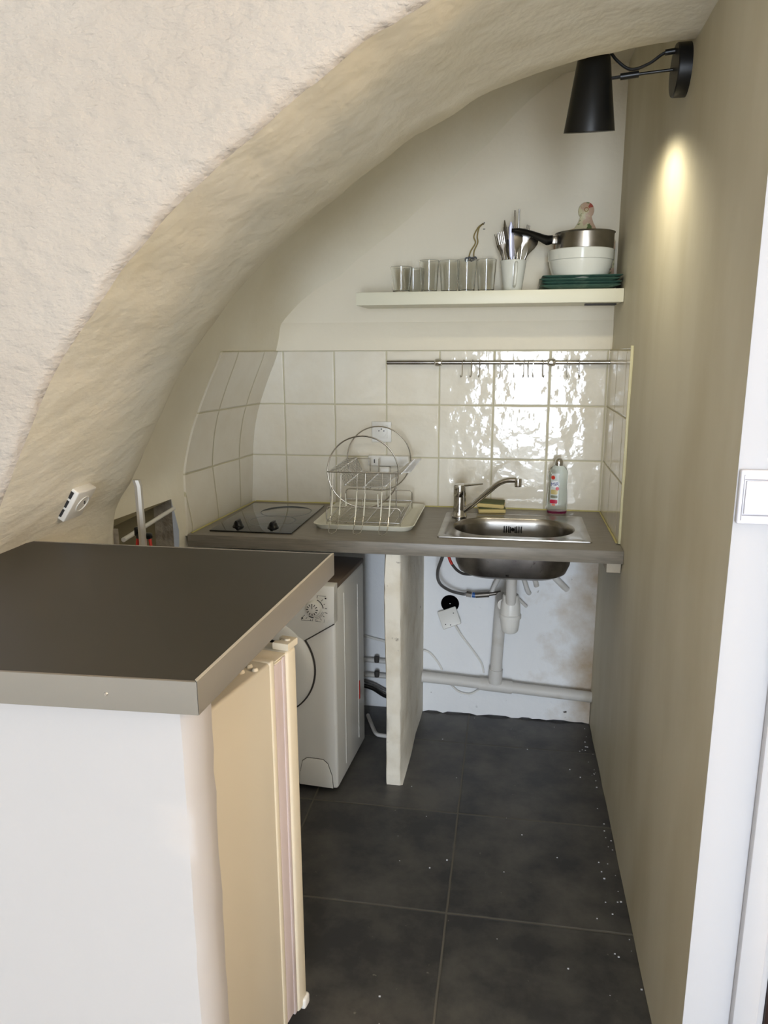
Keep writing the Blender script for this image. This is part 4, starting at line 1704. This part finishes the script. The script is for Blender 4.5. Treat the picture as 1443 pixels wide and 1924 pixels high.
pipe('tailpiece', [(.886, -.30, .697), (.886, -.29, .66), (.886, -.262, .575)], .0185)
mb = MB()
mb.lathe([(.0, .600), (.026, .600), (.029, .596), (.029, .580), (.034, .565), (.0355, .530), (.039, .526), (.039, .514), (.0345, .512), (.0335, .490), (.030, .466), (.024, .459), (0, .458)], c=(.886 - .87, -.245 + .1, 0), seg=32)
mb.build('trap_cup', M_wplastic, t)
pipe('outlet', spline([(.86, -.232, .555), (.855, -.17, .548), (.852, -.09, .535), (.851, -.052, .50)], 5), .0205)
pipe('down_pipe', [(.853, -.050, .52), (.838, -.046, .17)], .0225)
mb = MB()
mb.tube([(.840 - .87, .054, .222), (.838 - .87, .054, .165)], .027, 24)
mb.build('collar', M_pipe, t)
pipe('branch_pipe', [(.5465, -.038, .165), (.70, -.038, .157), (.84, -.038, .148), (1.02, -.038, .137), (1.2105, -.038, .127)], .0215)
pipe('tee_collar', [(.775, -.038, .152), (.905, -.038, .144)], .0255)

# red and grey flexible hoses with the valve
t = thing('water_hose', 'grey braided water hose looping to a valve left of the sink trap', 'hose', (.70, -.10, .70))


def hose(name, pts, r, material, parent=None, n=8, off=(.70, -.10, .70)):
    mb = MB()
    mb.tube(spline([(x - off[0], y - off[1], z - off[2]) for x, y, z in pts], n), r, 12)
    return mb.build(name, material, parent or t)


hose('hose', [(.650, -.215, .815), (.640, -.21, .73), (.617, -.17, .65), (.620, -.11, .585), (.655, -.07, .545), (.700, -.05, .527), (.722, -.045, .526)], .0062, M_braid)
mb = MB()
mb.tube([(.718 - .70, .055, .526 - .70), (.738 - .70, .055, .5235 - .70)], .0115, 6)
mb.build('nut', M_brass, t)
mb = MB()
mb.tube([(.740 - .70, .055, .5235 - .70), (.752 - .70, .055, .522 - .70)], .0105, 16)
o = mb.build('ring', M_blue, t)
mb = MB()
mb.tube([(.752 - .70, .056, .522 - .70), (.805 - .70, .056, .5285 - .70)], .0115, 16)
mb.build('valve', M_brass, t)
mb = MB()
mb.tube([(.805 - .70, .057, .5285 - .70), (.850 - .70, .060, .537 - .70)], .0075, 12)
mb.build('spigot', M_brass, t)
t = thing('red_marked_hose', 'dark flexible hose with red tip behind the left of the sink bowl', 'hose', (.70, -.10, .80))
hose('hose', [(.6715, -.20, .689), (.690, -.19, .664), (.715, -.155, .64), (.76, -.12, .63)], .0052, M_seam, off=(.70, -.10, .80))
hose('red_sleeve', [(.6605, -.19, .815), (.6585, -.20, .735), (.6625, -.20, .708), (.6715, -.20, .689)], .0055, M_red, off=(.70, -.10, .80))
# painted supply pipes behind the bowl
lab = ['white painted pipe bending from the valve up behind the sink bowl', 'white painted pipe end right of the trap, nearest it', 'white painted pipe end right of the trap, middle one', 'white painted pipe end right of the trap, farthest right', 'short white painted clip stub low beside the trap']
for i, pts in enumerate(([(.815, -.035, .530), (.825, -.035, .560), (.845, -.035, .600), (.875, -.032, .640)],
                         [(.905, -.02, .655), (.945, -.02, .630), (.975, -.018, .590), (.985, -.012, .560)],
                         [(.915, -.03, .620), (.935, -.03, .590), (.950, -.026, .545), (.958, -.012, .530)],
                         [(1.00, -.015, .650), (1.045, -.015, .605), (1.085, -.012, .565), (1.10, -.004, .550)],
                         [(.915, -.02, .510), (.935, -.018, .490), (.950, -.012, .475)])):
    mb = MB()
    b0 = pts[0]
    mb.tube(spline([(p[0] - b0[0], p[1] - b0[1], p[2] - b0[2]) for p in pts], 6), (.009, .010, .009, .012, .006)[i], 12)
    tag(mb.build('painted_pipe', M_pipe), lab[i], 'pipe', 'painted pipes behind the sink', loc=b0)

# hanging junction cover and its cable
t = thing('junction_cover', 'square white cover plate hanging crooked below a hole in the wall', 'cover plate', (.652, 0, .435))
mb = MB()
n = 24
mb.grid([[(.0 + .036 * math.cos(2 * PI * i / n), -.0015, .032 + .036 * math.sin(2 * PI * i / n)) for i in range(n)], [(.002 * math.cos(2 * PI * i / n), -.0018, .032 + .002 * math.sin(2 * PI * i / n)) for i in range(n)]], closed=True)
mb.build('wall_hole', M_hole, t)
mb = MB()
Mj = Matrix.Translation((.0, -.028, -.018)) @ Matrix.Rotation(math.radians(-24), 4, 'X') @ Matrix.Rotation(math.radians(-22), 4, 'Y')
mb.box(-.038, .038, -.006, .006, -.036, .036, .004, 3, mtx=Mj)
mb.build('plate', M_wplastic, t)
mb = MB()
for (x, z) in ((-.022, -.02), (.022, .012), (-.004, -.028)):
    mb.lathe([(0, .001), (.0022, .001), (.0022, -.001)], seg=10, mtx=Mj @ Matrix.Translation((x, -.0065, z)) @ Matrix.Rotation(PI / 2, 4, 'X'))
mb.build('screw', M_ink, t)


def cable(label, pts, r=.004, material=M_wplastic, name='cable', group=None):
    mb = MB()
    b0 = pts[0]
    mb.tube(spline([(p[0] - b0[0], p[1] - b0[1], p[2] - b0[2]) for p in pts], 8), r, 10)
    return tag(mb.build(name, material), label, 'cable' if name == 'cable' else name.split('_')[-1], group, loc=b0)


cable('white cable running from the hanging cover plate down behind the pipe', [(.672, -.032, .395), (.70, -.012, .34), (.745, -.008, .28), (.782, -.007, .225), (.792, -.007, .185)])
cable('white cable curving from the partition down to the waste pipe', [(.5485, -.012, .268), (.575, -.008, .255), (.605, -.007, .22), (.625, -.007, .185)])
cable('white cable sagging below the horizontal waste pipe', [(.665, -.024, .128), (.695, -.022, .102), (.74, -.022, .096), (.775, -.022, .118)], .0035)
# left bay
cable('pale cable crossing the dark wall between washing machine and partition, upper', [(.30, -.01, .315), (.35, -.01, .303), (.42, -.01, .290), (.482, -.01, .286)], .005)
cable('black hose between washing machine and partition', [(.30, -.03, .105), (.345, -.03, .092), (.40, -.03, .062), (.478, -.03, .05)], .008, M_blackp, 'drain_hose')
cable('grey hose just above the black one beside the washing machine', [(.30, -.012, .118), (.345, -.012, .106), (.40, -.012, .080), (.478, -.012, .065)], .006, M_braid, 'drain_hose')
cable('pale hose lying on the floor beside the washing machine', [(.335, -.10, .010), (.375, -.20, .010), (.395, -.24, .010), (.42, -.25, .010), (.470, -.25, .010)], .0075, M_pipe, 'drain_hose')
t = thing('water_tap_pipe', 'painted horizontal pipes with a stop tap behind the partition', 'pipe', (.36, -.02, .17))
for z in (.215, .150):
    mb = MB()
    mb.tube([(-.10, 0, z - .17), (.118, 0, z - .175)], .010, 14)
    mb.build('pipe', M_pipe, t)
for z in (.222, .158):
    mb = MB()
    mb.lathe([(0, -.014), (.010, -.012), (.011, .0), (.010, .012), (0, .016)], c=(0, -.008, z - .17), seg=14)
    mb.build('tap_head', M_seam, t)

# ------------------------------------------------------------------ things in the hollow at left
t = thing('metal_pole', 'flat metal pole leaning by the arch behind the bar, clamp on it', 'pole', (-.030, -1.045, 0))
mb = MB()
mb.grid([[(x * .0085 + dx, y * .005 + dy, z) for (x, y) in ((-1, -1), (0, -1.4), (1, -1), (1, 1), (-1, 1))] for (dx, dy, z) in ((0, 0, .0), (-.05, .01, .60), (-.0555, .0135, 1.110), (-.060, .0135, 1.126))], closed=True)
mb.bm.verts.ensure_lookup_table()
mb.bm.faces.new([mb.bm.verts[i] for i in range(15, 20)])
mb.bm.faces.new([mb.bm.verts[i] for i in range(5)])
mb.build('shaft', mat('satin_aluminium', rgb(200, 194, 184), .42, .45), t, angle=25)
mb = MB()
mb.box(-.076, -.034, .016, .032, .966, .982, .004, 2)
mb.box(-.080, -.068, .016, .032, .974, .998, .004, 2)
mb.build('clamp', M_blackp, t)
for (x, dx) in ((-.073, -.003), (-.040, .003)):
    mb = MB()
    mb.tube(spline([(x, .024, .970), (x + dx, .022, .945), (x + dx * 1.5, .020, .905)], 5), [.0042] * 11, 10)
    mb.build('clamp_handle', M_red, t)
mb = MB()
b0 = (-.163, -.990, .952)
mb.tube([(0, 0, 0), (-.030, .375, .006)], .0065, 14)
tag(mb.build('white_rod', M_wplastic), 'slim white rod crossing the hollow beside the worktop end', 'rod', loc=b0)

# specks of debris and fixing on the floor are part of the tile material
mb = MB()
cr = random.Random(21)
for i in range(70):
    if i < 45:
        x, y = 1.205 - abs(cr.gauss(0, .03)), cr.uniform(-1.5, -.05)
    else:
        x, y = cr.uniform(.56, 1.19), cr.uniform(-1.5, -.03)
    s = cr.uniform(.0008, .0026)
    mb.box(x - s, x + s, y - s * .6, y + s * .6, .0004, .0004 + s, 0, mtx=None)
tag(mb.build('plaster_crumb', M_whitewall), 'tiny white plaster crumbs scattered on the dark floor along the walls', 'crumbs', kind='stuff')
bpy.context.view_layer.update()
